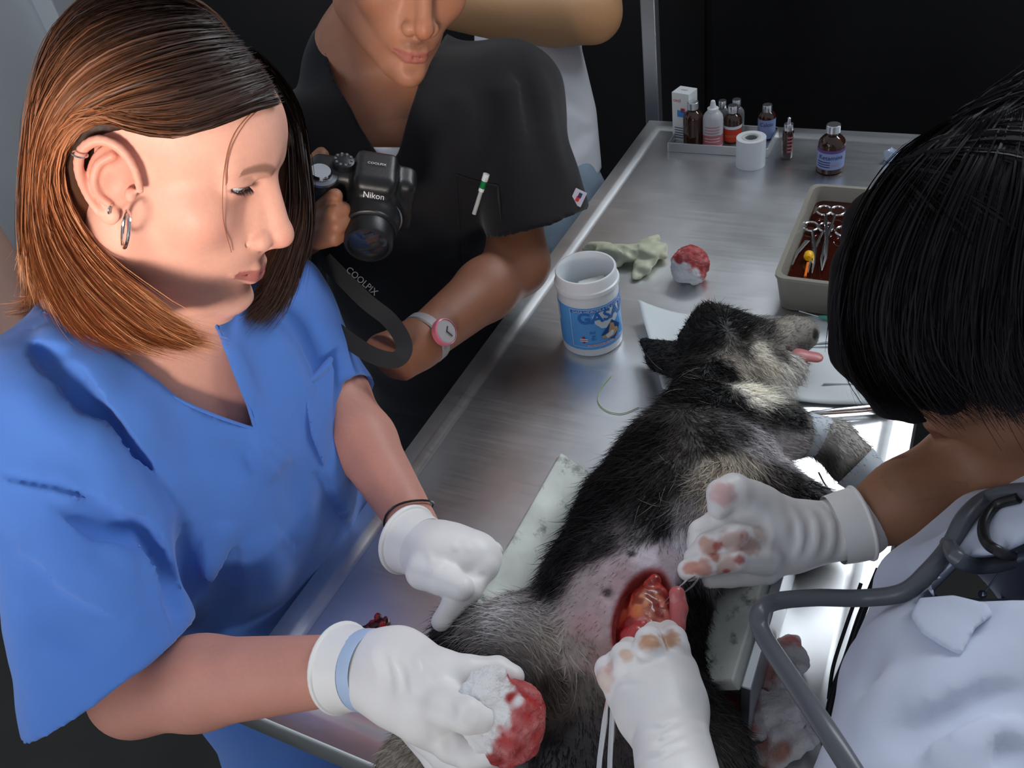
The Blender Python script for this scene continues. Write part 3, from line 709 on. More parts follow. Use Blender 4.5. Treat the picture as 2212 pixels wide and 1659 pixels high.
# anchors: pixel on the visible surface, colour, hair length (mm), flow in pixels
K = (22, 20, 21)
anch = [
 (1400, 960, K, 20, -60, 90), (1330, 1050, K, 20, -70, 90), (1270, 1120, K, 20, -60, 100), (1230, 1200, K, 18, -50, 100), (1195, 1262, K, 16, -50, 80), (1400, 1080, (34, 31, 31), 18, -50, 90),
 (1480, 970, (62, 54, 52), 14, -20, 60), (1450, 1030, (40, 36, 36), 18, -40, 90), (1540, 960, (42, 38, 38), 14, 60, 30), (1560, 1010, (150, 140, 126), 20, -60, 50), (1620, 1000, (140, 132, 120), 18, 10, 60), (1530, 1055, (140, 132, 122), 22, -80, 50), (1650, 1050, (96, 88, 82), 14, 20, 60),
 (1500, 1120, (118, 112, 112), 16, -60, 70), (1490, 1180, (158, 152, 158), 9, -30, 70), (1420, 1130, (30, 28, 28), 18, -40, 80), (1380, 1160, (90, 82, 84), 10, -40, 60), (1300, 1180, (36, 33, 34), 14, -60, 60),
 (1400, 1200, (158, 146, 152), 4, -20, 60), (1330, 1225, (132, 116, 120), 4, -30, 40), (1270, 1270, (118, 106, 106), 4, -40, 40), (1290, 1340, (126, 108, 110), 4, -30, 50), (1320, 1300, (140, 118, 122), 3, -30, 50), (1250, 1400, (108, 97, 93), 6, 40, 50), (1310, 1450, (112, 98, 94), 5, 0, 60), (1270, 1490, (104, 95, 88), 10, 20, 60), (1440, 1210, (130, 116, 122), 4, 0, 60),
 (1260, 1590, (42, 37, 40), 6, 0, 60), (1220, 1640, (34, 30, 33), 8, 0, 60), (1300, 1560, (70, 62, 62), 8, 0, 60),
 (1080, 1335, (150, 146, 146), 20, -70, -10), (1150, 1330, (128, 120, 118), 14, -60, -40), (1020, 1370, (104, 99, 98), 18, -60, 40), (1000, 1420, (72, 68, 67), 18, -50, 50), (1120, 1400, (120, 113, 108), 18, -80, -40), (1180, 1420, (124, 116, 108), 16, -60, -60), (1100, 1450, (84, 79, 76), 16, -70, -10), (1200, 1500, (92, 86, 80), 14, -40, -60),
 (975, 1420, (40, 37, 38), 18, -50, 30), (900, 1630, (112, 104, 96), 12, -40, 40),
 (1540, 735, K, 14, -30, 20), (1490, 800, K, 18, -40, 40), (1600, 700, K, 14, 30, -20), (1450, 850, K, 20, -50, 50), (1560, 800, K, 16, 20, 40), (1440, 770, (16, 15, 16), 8, -50, -20), (1400, 745, (16, 15, 16), 6, -50, -20), (1535, 690, K, 12, -20, -30), (1520, 860, K, 18, -40, 50), (1610, 760, (30, 28, 28), 12, 30, 30),
 (1650, 705, (52, 48, 46), 12, 30, -30), (1700, 705, (128, 122, 112), 10, 30, -30), (1735, 705, (112, 106, 98), 6, 20, -20), (1640, 765, (168, 161, 148), 10, 30, 20), (1660, 795, (176, 169, 155), 18, 30, 40), (1625, 840, (206, 202, 190), 22, 40, 50), (1690, 830, (196, 194, 188), 18, 40, 40), (1690, 770, (84, 76, 70), 8, 30, 10), (1730, 728, (112, 106, 100), 5, 10, 0), (1725, 800, (176, 172, 166), 14, 30, 40), (1732, 748, (96, 88, 82), 4, 10, 0), (1620, 795, (150, 143, 130), 16, 30, 40), (1668, 835, (208, 205, 196), 20, 40, 45), (1700, 800, (184, 180, 172), 16, 40, 40), (1640, 862, (204, 200, 190), 22, 40, 50), (1690, 852, (200, 197, 190), 20, 40, 45), (1605, 775, (120, 112, 104), 10, 30, 30), (1565, 850, (22, 20, 21), 16, -40, 50), (1545, 830, (22, 20, 21), 16, -40, 50), (1590, 865, (30, 28, 28), 14, 20, 50),
 (1590, 885, (18, 17, 18), 14, 60, 10), (1660, 890, (18, 17, 18), 12, 60, 10), (1720, 910, (22, 20, 22), 8, 60, 10), (1600, 945, (64, 61, 62), 14, 60, 10), (1650, 950, (146, 142, 144), 12, 60, 20), (1720, 965, (152, 148, 148), 10, 60, 20), (1785, 935, (128, 124, 120), 8, 50, 30), (1620, 962, (140, 136, 138), 12, 60, 20), (1690, 972, (156, 152, 152), 10, 60, 20), (1820, 960, (146, 142, 136), 8, 40, 50), (1825, 985, (132, 127, 122), 8, 40, 50), (1800, 990, (70, 66, 66), 8, 40, 50), (1855, 1020, (80, 76, 74), 6, 30, 40),
 (1720, 1080, (24, 22, 22), 12, 50, 20), (1680, 1050, (70, 64, 60), 12, 40, 30),
 (1500, 1300, (20, 18, 19), 14, 0, 60), (1495, 1400, (24, 22, 22), 14, 0, 60), (1530, 1570, (72, 68, 66), 14, 50, 40), (1560, 1630, (84, 80, 77), 14, 30, 60), (1520, 1500, (44, 41, 41), 14, 40, 40)]
AP, AC, AL, AF = [], [], [], []
for p, (x, y, c, l, dx, dy) in zip(Dp.hits([a_[:2] for a_ in anch]), anch):
    AP.append(p); AC.append(srgb(*c)); AL.append([l * .001])
    AF.append(RM @ np.array([dx, dy, 0.0]) / math.hypot(dx, dy))
for x, y, h in ((1200, 1300, .02), (1290, 1100, .03), (1560, 1150, .02), (1560, 1350, .03)):
    AP.append(T(x, y, h)); AC.append(srgb(*K)); AL.append([.014]); AF.append(RM @ np.array([-.5, .8, 0]))
AP = np.array(AP); AC = np.array(AC); AL = np.array(AL); AF = np.array(AF)
dn = vert_normals(dv, df)
if (dn * (dv - dv.mean(0))).sum() < 0: dn = -dn
AC = np.where(AC.mean(1, keepdims=True) > .12, AC * 1.75, AC * .75); dc = idw(dv, AP, AC); wd_ = wound_d(dv)
dc = dc * (.88 + .24 * vnoise(dv, 60, 1))[:, None]
for px_, py_, r_ in ((1312, 1279, .0045), (1366, 1195, .0035)):       # nipples
    q = Dp.hit(px_, py_); dc = mixc(dc, srgb(58, 46, 50), 1 - sm(np.linalg.norm(dv - q, axis=1), r_ * .5, r_ * 1.4))
for px_, py_ in ((1265, 1350), (1350, 1250), (1300, 1420)):            # pink irritated skin
    q = Dp.hit(px_, py_); dc = mixc(dc, srgb(150, 92, 96), .35 * (1 - sm(np.linalg.norm(dv - q, axis=1), .004, .02)))
dc = mixc(dc, srgb(158, 84, 80), .8 * (1 - sm(wd_, 1.02, 1.14))); dc = mixc(dc, srgb(158, 34, 32), 1 - sm(wd_, .97, 1.04))
dc = mixc(dc, srgb(30, 26, 27), 1 - sm(np.linalg.norm(dv - T(1750, 722, .048), axis=1), .0085, .0105))
dog = thing('dog', A(trunk[2][0], trunk[2][1], TZ), 'black and grey wire-haired dog lying on its back with an open belly incision', 'dog')
body = mesh_obj('body', dv, df, M_coat, dog, col=dc)
rng = np.random.default_rng(11)
keep = sm(wd_, 1.15, 1.6) * (dv[:, 2] > TZ + .008) * (np.linalg.norm(dv - T(1750, 722, .048), axis=1) > .012)
hl_ = idw(dv, AP, AL)[:, 0]; keep = keep * np.clip(hl_ / .012, .28, 1.2)
# no hair on what the tape bands cover, nor in the mouth
ti, tw = sample(dv, df, 60000, rng, keep)
rt = (dv[ti] * tw[..., None]).sum(1); nn_ = (dn[ti] * tw[..., None]).sum(1); nn_ /= np.linalg.norm(nn_, axis=1, keepdims=True)
fl_ = idw(rt, AP, AF, 5); ln = idw(rt, AP, AL)[:, 0] * rng.uniform(.55, 1.25, len(rt)); cl = (dc[ti] * tw[..., None]).sum(1) * rng.uniform(.6, 1.45, (len(rt), 1))
strands('fur', rt, nn_, fl_, ln, np.full(len(rt), .00042), cl, dog, M_fur, lift=.42, curl=.34, rng=rng)
# a few long pale guard hairs on the chest and thigh
g = []
for (x, y), sd in (((1560, 1030), 60), ((1500, 1090), 45), ((1080, 1340), 50), ((1180, 1430), 60), ((1640, 830), 35), ((1520, 830), 50)):
    for _ in range(45): g.append((x + rng.normal() * sd, y + rng.normal() * sd * .6))
g = Dp.hits(g); g = g[g[:, 2] > TZ + .02]
gi_ = np.argmin(((g[:, None] - dv[None, ::7]) ** 2).sum(-1), 1) * 7
strands('guard_hairs', g, dn[gi_], idw(g, AP, AF, 5), rng.uniform(.018, .036, len(g)), np.full(len(g), .00022), np.tile(srgb(180, 174, 168), (len(g), 1)) * rng.uniform(.35, 1.0, (len(g), 1)), dog, M_fur, lift=.35, curl=.5, seg=4, rng=rng)
# tongue
M_tongue = mat('tongue', srgb(196, 120, 120), .35, sss=.2)
s = SDF(); s.chain([T(1690, 762, .046), T(1725, 766, .049), T(1762, 772, .048)], [.008, .0095, .0085], k=.004, w=A(0, 0, 1), flat=2.6)
q = T(1725, 766, .047); v, f = s.mesh(q - .045, q + .045, .0012); mesh_obj('tongue', v, f, M_tongue, dog)
# organs in the opening: fat, uterine horns, ligatured stump
M_organ = mat('wet_tissue', (.5, .1, .1), .30, attr=True, sss=.15, coat=.25, bump=(220, .4, (1, 1, 1), .0015))
s = SDF(); cols = []
def orgpt(x, y, up): return Dp.hit(x, y) + wn * (up + .004)
lump = [(1405, 1262, .006, -.010, (188, 70, 56)), (1392, 1285, .008, -.010, (196, 96, 70)), (1412, 1290, .008, -.008, (206, 120, 90)), (1380, 1310, .008, -.009, (190, 78, 58)), (1402, 1316, .009, -.006, (212, 134, 104)), (1425, 1312, .008, -.006, (200, 104, 88)), (1375, 1332, .007, -.008, (196, 80, 60)), (1395, 1345, .009, -.004, (190, 84, 76)), (1420, 1345, .009, -.003, (184, 92, 86)), (1405, 1368, .009, -.002, (176, 74, 70)), (1380, 1360, .007, -.005, (180, 62, 58)), (1436, 1365, .008, -.001, (178, 80, 76)), (1365, 1395, .008, -.004, (170, 52, 50)), (1345, 1412, .007, -.004, (160, 40, 40)), (1415, 1250, .005, -.008, (190, 60, 52)), (1378, 1290, .006, -.010, (170, 30, 28)), (1426, 1280, .006, -.008, (176, 40, 36)), (1432, 1335, .008, -.003, (196, 110, 100)), (1364, 1350, .007, -.008, (150, 26, 26)), (1440, 1350, .007, -.003, (186, 84, 84)), (1358, 1375, .007, -.006, (168, 44, 44)), (1390, 1300, .005, -.004, (216, 150, 110)), (1408, 1330, .005, .0, (214, 140, 112)), (1386, 1325, .005, -.003, (206, 120, 70))]
LP, LC = [], []
for x, y, r_, u_, c_ in lump: p = orgpt(x, y, u_); s.sphere(p, r_, k=.003); LP.append(p); LC.append(srgb(*c_))
s.ell(wcen - wn * .0145, (np.linalg.norm(wa - wc) * .50, .0185, .010), WR, k=.004); LP.append(wcen - wn * .02); LC.append(srgb(150, 30, 28))
v, f = s.mesh(np.min(LP, 0) - .02, np.max(LP, 0) + .02, .0012); cc = idw(v, LP, LC, 6, .003); cc = mixc(cc, srgb(120, 8, 10), sm(vnoise(v, 190, 4), .42, .7) * .85)
mesh_obj('abdominal_tissue', v, f, M_organ, dog, col=cc)
for pts, r_, c_ in (([(1462, 1296, .012), (1466, 1325, .010), (1461, 1362, .006), (1455, 1400, .0)], [.0062, .0068, .0064, .005], (196, 100, 100)), ([(1390, 1352, .0), (1376, 1375, .003), (1358, 1400, .003), (1338, 1425, .0)], [.0062, .007, .0065, .005], (178, 62, 62))):
    s = SDF(); q = [orgpt(*p) for p in pts]; s.chain(q, r_, k=.002); v, f = s.mesh(np.min(q, 0) - .012, np.max(q, 0) + .012, .0011)
    mesh_obj('uterine_horn', v, f, M_organ, dog, col=mixc(np.tile(srgb(*c_), (len(v), 1)), srgb(216, 150, 146), sm(vnoise(v, 200, 7), .5, .8) * .6))
# tape bands round the tied fore leg
M_tape = mat('tape_cloth', srgb(205, 214, 222), .6, bump=(300, .15))
def band(name, a, b, ra, rb, label, cat, n=28):
    m_ = MB(); ax = b - a; L = np.linalg.norm(ax); m_.lathe(a, [(ra - .001, 0), (ra, 0), ((ra + rb) / 2 + .0006, L / 2), (rb, L), (rb - .001, L), (ra - .001, 0)], n, axis=ax)
    return tag(m_.build(name, M_tape), label, cat)
d_ = nrm(leg1[3] - leg1[2]); band('bandage', leg1[3] - d_ * .016, leg1[3] + d_ * .014, .0225, .0205, 'white tape wrapped round the dark wrist of the stretched fore leg', 'bandage')
d_ = nrm(leg1[6] - leg1[5]); band('bandage', leg1[5] + d_ * .004, leg1[6] + d_ * .010, .0245, .0195, 'wide white tape over the grey paw nearest the right rim', 'bandage')
# ================================================================ people: shared builders
def skin_mat(name): return mat(name, (.6, .4, .3), .50, attr=True, sss=.12, noise=(260, .035), bump=(420, .10, (1, 1, 1), .0008), spec=.35)
M_skin = skin_mat('skin')
M_glove = mat('latex_glove', (.8, .8, .8), .42, attr=True, sss=.08, bump=(150, .12, (1, 1, 1), .0015), spec=.4)
M_eye = mat('eye_white', srgb(205, 198, 196), .12); M_iris = mat('iris', srgb(60, 46, 36), .1)
class Pose:                                    # head frame: x forward, y to the person's left, z up
    def __init__(s, pos, RW, sc=1.0): s.o = np.asarray(pos, float); s.R = np.asarray(RW, float); s.s = sc
    def __call__(s, x, y, z): return s.o + s.R @ (np.array([x, y, z], float) * s.s)
    def loc(s, v): return ((np.asarray(v) - s.o) @ s.R) / s.s
    def rows(s, extra=None): return s.R.T if extra is None else extra @ s.R.T
def face_sdf(S, h, male=False, lids=True, mouth_open=0.0):
    c = h.s; E = lambda p, r, k, op='u', ex=None: S.ell(h(*p), np.array(r) * c, h.rows(ex), k * c, op)
    C = lambda a, b, ra, rb, k, op='u': S.cone(h(*a), h(*b), ra * c, rb * c, k * c, op)
    B = lambda p, r, k, op='u': S.sphere(h(*p), r * c, k * c, op)
    E((-.006, 0, .035), (.088, .073, .081), .0)
    E((.034, 0, .042), (.0655, .064, .058), .012)
    E((.026, 0, -.022), (.062, .058, .074), .020)
    E((.062, 0, -.050), (.0415, .040, .038), .018)
    w = 1.06 if male else 1.0
    for s in (-1, 1):
        B((.056, s * .041, -.018), .0255, .018)
        C((.004, s * .050 * w, -.058), (.066, s * .014, -.097), .0165 * w, .0165 * w, .020)
        C((.004, s * .050 * w, -.058), (-.004, s * .055, -.010), .017, .017, .018)
        C((.0865, s * .012, .031), (.0735, s * .042, .031), .0085, .0070, .012)
    B((.0875, 0, -.0965), .0178 * w, .018); E((.030, 0, -.072), (.046, .046, .032), .018)
    for s in (-1, 1): B((.0915, s * .0185, .0115), .0070, .009, 's')
    # nose
    C((.0800, 0, .020), (.0940, 0, -.028), .0105, .0160, .010); C((.0895, 0, .022), (.1115, 0, -.020), .0072, .0088, .008); B((.1150, 0, -.0275), .0105, .007)
    for s in (-1, 1):
        B((.1025, s * .0130, -.0330), .0090, .004)
        S.chain([h(.1000, s * .0205, -.0235), h(.0945, s * .0230, -.0300), h(.0930, s * .0220, -.0390)], [.0010 * c, .0018 * c, .0012 * c], k=.004 * c, op='s', kk=.001)
    C((.112, 0, -.034), (.100, 0, -.043), .0058, .0055, .005)
    for s in (-1, 1): E((.1065, s * .0068, -.0415), (.0050, .0034, .0040), .002, 's')
    # eyelids over the balls
    for s in (-1, 1):
        if lids:
            E((.0725, s * .0315, .0165), (.0140, .0165, .0135), .005)
            S.fold([h(.0850, s * .0185, .0215), h(.0885, s * .0250, .0245), h(.0868, s * .0350, .0245), h(.0790, s * .0430, .0215)], -.0016 * c, .0022 * c)
            E((.0840, s * .0315, .0115), (.0160, .0158, .0036), .0010, 's', rot('X', -s * 9))
    # lips
    lp = .0054 if male else .0050; m_ = .0045
    for s in (-1, 1):
        C((.0830 + m_, s * .0225, -.0655), (.0965 + m_, s * .0085, -.0610), .0026, lp, .006); C((.0965 + m_, s * .0085, -.0610), (.0985 + m_, 0, -.0622), lp, lp * .95, .004)
        C((.0830 + m_, s * .0210, -.0670), (.0955 + m_, s * .0080, -.0712), .0026, .0064, .006); C((.0955 + m_, s * .0080, -.0712), (.0965 + m_, 0, -.0716), .0064, .0066, .004)
    for s in (-1, 1): C((.0870 + m_, s * .0250, -.0665), (.1040 + m_, 0, -.0664), .0010, .0014 + mouth_open, .0015, 's')
    E((.1095, 0, -.0835), (.010, .018, .0045), .010, 's')
def ear_sdf(S, h, s, dx=0.0):                  # s = -1 right ear, +1 left ear
    c = h.s; ez = lambda x, z, o: h(x + dx, s * (.0705 + o), z)
    hel = [(.012, .000, .006), (.006, .016, .009), (-.006, .028, .011), (-.020, .029, .013), (-.030, .018, .015), (-.031, .002, .014), (-.025, -.014, .011), (-.015, -.027, .008)]
    hp_ = spline([ez(*p) for p in hel], 3); S.chain(hp_, list(np.interp(np.linspace(0, 1, len(hp_)), np.linspace(0, 1, 8), [x * c for x in (.0026, .0032, .0036, .0038, .0037, .0033, .0030, .0034)])), k=.003 * c, kk=.0012)
    S.ell(ez(-.008, -.028, .005), np.array((.0082, .0042, .0088)) * c, h.rows(), k=.004 * c)
    S.ell(ez(-.011, .002, .003), np.array((.0175, .0042, .026)) * c, h.rows(rot('Z', s * 20)), k=.004 * c)
    ah = spline([ez(-.011, .019, .008), ez(-.019, .010, .010), ez(-.0205, -.004, .0105), ez(-.016, -.014, .009), ez(-.008, -.019, .007)], 3); S.chain(ah, [.0030 * c] * len(ah), k=.004 * c, kk=.0012)
    S.ell(ez(-.006, -.003, .013), np.array((.0085, .008, .0115)) * c, h.rows(), k=.003 * c, op='s')
    S.ell(ez(.0055, -.006, .006), np.array((.0045, .0040, .0060)) * c, h.rows(), k=.003 * c)
def face_col(v, h, base, lip, h_blush=(.0, .0), brow=None, stub=None):
    l = h.loc(v); c = np.tile(np.array(base), (len(v), 1)); c = c * (.94 + .12 * vnoise(l, 70, 3))[:, None]
    for s in (-1, 1):
        c = mixc(c, np.array(base) * np.array((1.05, .80, .78)), .45 * (1 - sm(np.linalg.norm((l - [.062, s * .045, -.022]) / [1, 1, .8], axis=1), .006, .034)))
        dd = np.linalg.norm((l - [.084, s * .0315, .0120]) / [.0175, .0175, .0052], axis=1)
        c = mixc(c, np.array(base) * np.array((.22, .17, .16)), (1 - sm(dd, .85, 1.12)) * sm(l[:, 2], .0095, .0135) * .9)
        c = mixc(c, np.array(base) * np.array((.62, .52, .52)), .50 * (1 - sm(np.linalg.norm((l - [.086, s * .030, .006]) / [1, 1.5, .8], axis=1), .003, .016)))
    c = mixc(c, np.array(base) * np.array((1.05, .76, .72)), .4 * (1 - sm(np.linalg.norm(l - [.118, 0, -.03], axis=1), .006, .020)))
    dl = np.abs(l[:, 2] + .0665) / (.0085 * (1 - .55 * np.clip(np.abs(l[:, 1]) / .026, 0, 1))) ; m = (1 - sm(dl, .80, 1.15)) * (np.abs(l[:, 1]) < .0245) * (l[:, 0] > .080)
    c = mixc(c, lip, m * .9)
    if brow is not None:
        for s in (-1, 1):
            z = .0335 - 18 * (np.abs(l[:, 1]) - .030) ** 2; d = np.abs(l[:, 2] - z) / (.0042 - .03 * np.clip(np.abs(l[:, 1]) - .03, 0, .1))
            c = mixc(c, brow, .75 * (1 - sm(d, .5, 1.3)) * (np.sign(l[:, 1]) == s) * (np.abs(l[:, 1]) > .010) * (np.abs(l[:, 1]) < .046) * (l[:, 0] > .05))
    if stub is not None:
        m = (1 - sm(np.linalg.norm((l - [.100, 0, -.053]) / [1, 2.2, 1], axis=1), .004, .011)); m = np.maximum(m, .5 * (1 - sm(np.linalg.norm((l - [.085, 0, -.102]) / [1, 1.6, 1], axis=1), .008, .024)))
        c = mixc(c, stub, .5 * m * (.4 + .9 * vnoise(l, 700, 5)) * (dl > 1.0))
    return c
def join_mesh(parts):
    vs, fs, cs, n = [], [], [], 0
    for v, f, c in parts: vs.append(v); fs.append(f + n); cs.append(c); n += len(v)
    return np.concatenate(vs), np.concatenate(fs), np.concatenate(cs)
def hair_guides(HV, G, zmax=1.1, off=.0015):     # lay photo-plane curves onto a hair volume; rays that miss take the neighbouring depth
    out = []
    for g in G:
        g = [tuple(x) for x in spline(g, 4)]; z = np.array([pix(x)[2] for x in HV.hits(g)]); i = np.arange(len(z)); ok = z < zmax
        for j in range(1, len(z)):
            if ok[j] and ok[j-1] and abs(z[j] - z[j-1]) > .03: ok[j] = False
        z = np.interp(i, i[ok], z[ok]); out.append([W(x, y, d - off) for (x, y), d in zip(g, z)])
    return out
def body_mesh(S, lo, hi, vx, fine=(), smooth=2):  # one skin: fine boxes (centre, half size, voxel) inside a coarser whole
    out = []
    for c, hf, fv in fine:
        c = np.asarray(c, float); hf = np.asarray(hf, float) * np.ones(3)
        out.append(trim(*S.mesh(c - hf, c + hf, fv, 1), lambda v, c=c, hf=hf, fv=fv: (np.abs(v - c) < hf - 2 * fv).all(1)))
    def keep(v):
        k = np.ones(len(v), bool)
        for c, hf, fv in fine: k &= ~(np.abs(v - np.asarray(c)) < np.asarray(hf) * np.ones(3) - 2 * fv - vx * 1.5).all(1)
        return k
    return out + [trim(*S.mesh(lo, hi, vx, smooth), keep)]
def eyeballs(h, parent, look=(.80, 0, -.55), sides=(-1, 1)):
    for s in sides:
        c = h(.0722, s * .0315, .0160); r = .0124 * h.s
        MB().lathe(c - h.R @ A(0, 0, r), [(r * math.sin(math.pi * i / 16) + 1e-6, r - r * math.cos(math.pi * i / 16)) for i in range(17)], 24, axis=h.R @ A(0, 0, 1)).build('eyeball', M_eye, parent)
        d = nrm(h.R @ nrm(A(*look))); ir = .0058 * h.s; zz_ = math.sqrt(r * r - ir * ir)
        MB().lathe(c, [(1e-6, r + .0004), (ir * .5, math.sqrt(r*r - ir*ir*.25) + .0004), (ir, zz_ + .0003), (ir * 1.02, zz_ - .0008)], 24, axis=d).build('iris', M_iris, parent)
def poly_px(poly):                              # signed distance (in metres) to a photo-plane outline, as a cone of sight lines
    P = np.array(poly, float)
    def fn(q):
        l = (q - CAM) @ RM; z = np.maximum(l[..., 2], .05); u = np.stack([1106 + FPX * l[..., 0] / z, 829.5 + FPX * l[..., 1] / z], -1)
        d = np.full(u.shape[:-1], 1e9); inside = np.zeros(u.shape[:-1], bool)
        for i in range(len(P)):
            a, b = P[i], P[(i + 1) % len(P)]; e = b - a; w_ = u - a; t = np.clip((w_ @ e) / (e @ e), 0, 1)
            d = np.minimum(d, np.linalg.norm(w_ - t[..., None] * e, axis=-1))
            cr = ((a[1] > u[..., 1]) != (b[1] > u[..., 1])) & (u[..., 0] < (b[0] - a[0]) * (u[..., 1] - a[1]) / (b[1] - a[1] + 1e-12) + a[0])
            inside ^= cr
        return np.where(inside, -d, d) * z / FPX
    return fn
def ribbons(name, guides, n, m, parent, col_fn, width=.0011, jit=.004, seed=5, seg=22, fray=.25, label=None, lift=0.0, start=(0, 0), tipvar=.12):
    """hair locks: curves interpolated across an ordered fan of guide curves"""
    rng = np.random.default_rng(seed); G = []
    for g in guides:
        p = np.array(spline(g, 10)); s = np.r_[0, np.cumsum(np.linalg.norm(np.diff(p, axis=0), axis=1))]; t = np.linspace(0, s[-1], seg + 1)
        G.append(np.stack([np.interp(t, s, p[:, i]) for i in range(3)], -1))
    G = np.array(G); cen = G.mean((0, 1)); lock = rng.normal(size=(40, 3)); m_ = seg + 1; R1 = lambda *z: rng.random((n,) + z)
    u = R1() * (len(G) - 1); i = np.minimum(u.astype(int), len(G) - 2); f = (u - i)[:, None, None]; p = G[i] * (1 - f) + G[i + 1] * f
    L = 1 - tipvar * R1() ** 2; s0 = R1() * .12 * start[1]; t = np.linspace(0, 1, m_)[None, :, None]
    tt = (s0[:, None] + (L - s0)[:, None] * t[0, :, 0]) * seg; j = np.minimum(tt.astype(int), seg - 1); w_ = (tt - j)[..., None]; k_ = np.arange(n)[:, None]
    q = p[k_, j] * (1 - w_) + p[k_, j + 1] * w_
    N = lambda: rng.normal(size=(n, 1, 3))
    q = q + N() * jit * .5 * (.35 + t) + lock[(u * 39 / (len(G) - 1)).astype(int)][:, None] * jit * .7 * t + np.sin(t * (3 + 3 * R1(1, 1)) + R1(1, 1) * 6) * N() * jit * .35 + N() * jit * fray * t ** 4 * 3
    tg = np.gradient(q, axis=1); tg /= np.linalg.norm(tg, axis=2, keepdims=True) + 1e-9
    sd = np.cross(tg, q - cen + N() * .03); sd /= np.linalg.norm(sd, axis=2, keepdims=True) + 1e-9
    wd = width * (.6 + .8 * R1(1, 1)) * (1 - t ** 3 * .85) * np.minimum(1, .15 + t * 14)
    V = np.concatenate([q - sd * wd, q + sd * wd], 1).reshape(-1, 3); x = np.arange(seg)[None]; b = (np.arange(n) * 2 * m_)[:, None]
    F = np.stack([b + x, b + x + 1, b + m_ + x + 1, b + m_ + x], -1).reshape(-1, 4)
    cc = np.stack([col_fn(t[0, :, 0], uu, None) for uu in np.linspace(0, 1, 60)])[(u / (len(G) - 1) * 59).astype(int)] * (.72 + .58 * R1(1, 1)); C = np.concatenate([cc, cc], 1).reshape(-1, 3)
    o = mesh_obj(name, V, F, m, parent, col=C); o['kind'] = 'stuff'
    if label: o['label'] = label
    return o
def back_hair(name, h, c0, rad, m, parent, col, n=2500, az=(100, 260), zend=-.075, width=.0008):
    """locks over the back of the head, from the crown down"""
    gs = []
    for a in np.radians(np.linspace(az[0], az[1], 9)):
        g = []
        for t in np.linspace(.03, 1, 9):
            z = c0[2] + rad[2] * math.cos(t * math.pi * .62); r_ = math.sin(min(t * math.pi * .62, math.pi / 2)); g.append(h(c0[0] + rad[0] * r_ * math.cos(a), rad[1] * r_ * math.sin(a), z))
        g.append(h(c0[0] + rad[0] * .92 * math.cos(a), rad[1] * .92 * math.sin(a), zend)); gs.append(g)
    return ribbons(name, gs, n, m, parent, lambda t, u, q: np.tile(np.asarray(col), (len(t), 1)) * (.8 + .8 * t)[:, None], width=width, jit=.004, seed=33, tipvar=.15)
def glove_mesh(name, S, pts, vx, parent, colf=None, base=srgb(236, 232, 230), pad=.03, extra=None):
    pts = np.array(pts); v, f = S.mesh(pts.min(0) - pad, pts.max(0) + pad, vx, 1)
    c = np.tile(np.array(base), (len(v), 1)) * (.95 + .1 * vnoise(v, 55, 2))[:, None]
    if colf is not None: c = colf(v, c)
    return mesh_obj(name, v, f, M_glove, parent, col=c)
def spots(v, c, S, lst):                        # stains: (px, py, radius m, colour, strength)
    pts = S.hits([q[:2] for q in lst])
    for p, (x, y, r, co, st) in zip(pts, lst):
        d = np.linalg.norm(v - p, axis=1) + (vnoise(v, 150, 9) - .5) * r * .7 + (vnoise(v, 420, 8) - .5) * r * .3
        c = mixc(c, srgb(*co), st * (1 - sm(d, r * .45, r * 1.1)))
    return c
# ================================================================ woman in blue scrubs (left)
RWc = np.array([[.9303, -.0939, .3545], [.2591, -.5158, -.8166], [.2595, .8515, -.4556]])
u_, s_, v_ = np.linalg.svd(RWc); HW = Pose(CAM + RM @ A(-.2945, -.1883, .7247), RM @ (u_ @ v_) @ rot('Z', -9), 1.0)
wo = thing('person', A(-.40, .20, 0), 'person in blue V-neck scrubs with auburn bob and silver earrings, holding bloody gauze', 'person')
ske = srgb(224, 166, 146)
shR, shL = W(110, 905, .76), W(575, 670, .93)
elR, wrR = W(292, 1488, .785), W(800, 1440, .70)
elL, wrL = W(722, 855, .955), W(915, 1165, .835)
nb = A(-.405, .205, 1.115)
B_ = SDF()
face_sdf(B_, HW); ear_sdf(B_, HW, -1, .009)
B_.cone(nb, HW(-.022, 0, -.06), .056, .050, k=.03)                      # neck
B_.chain([A(-.40, .20, 1.075), A(-.378, .195, .95), A(-.40, .19, .72), A(-.40, .19, .45)], [.120, .124, .126, .12], k=.05, w=A(1, 0, 0), flat=1.32)
B_.cone(shR, shL, .052, .050, k=.05)
B_.chain([shR, elR], [.040, .037], k=.03); B_.cone(elR + nrm(wrR - elR) * .004, elR + (wrR - elR) * .3, .040, .038, k=.018); B_.cone(elR + (wrR - elR) * .3, wrR, .038, .0255, k=.015)
B_.chain([shL, elL], [.045, .037], k=.03); B_.cone(elL, elL + (wrL - elL) * .35, .035, .034, k=.015); B_.cone(elL + (wrL - elL) * .35, wrL - nrm(wrL - elL) * .006, .034, .0215, k=.012)
for s in (-1, 1): B_.cone(A(-.40, .19 + s * .07, .50), A(-.42, .19 + s * .08, .06), .075, .05, k=.04)   # legs below the table
hl_o = HW(0, 0, 0)
h1 = np.array([-.50, .08, 1.10]); h2 = np.array([-.20, .38, 1.44])
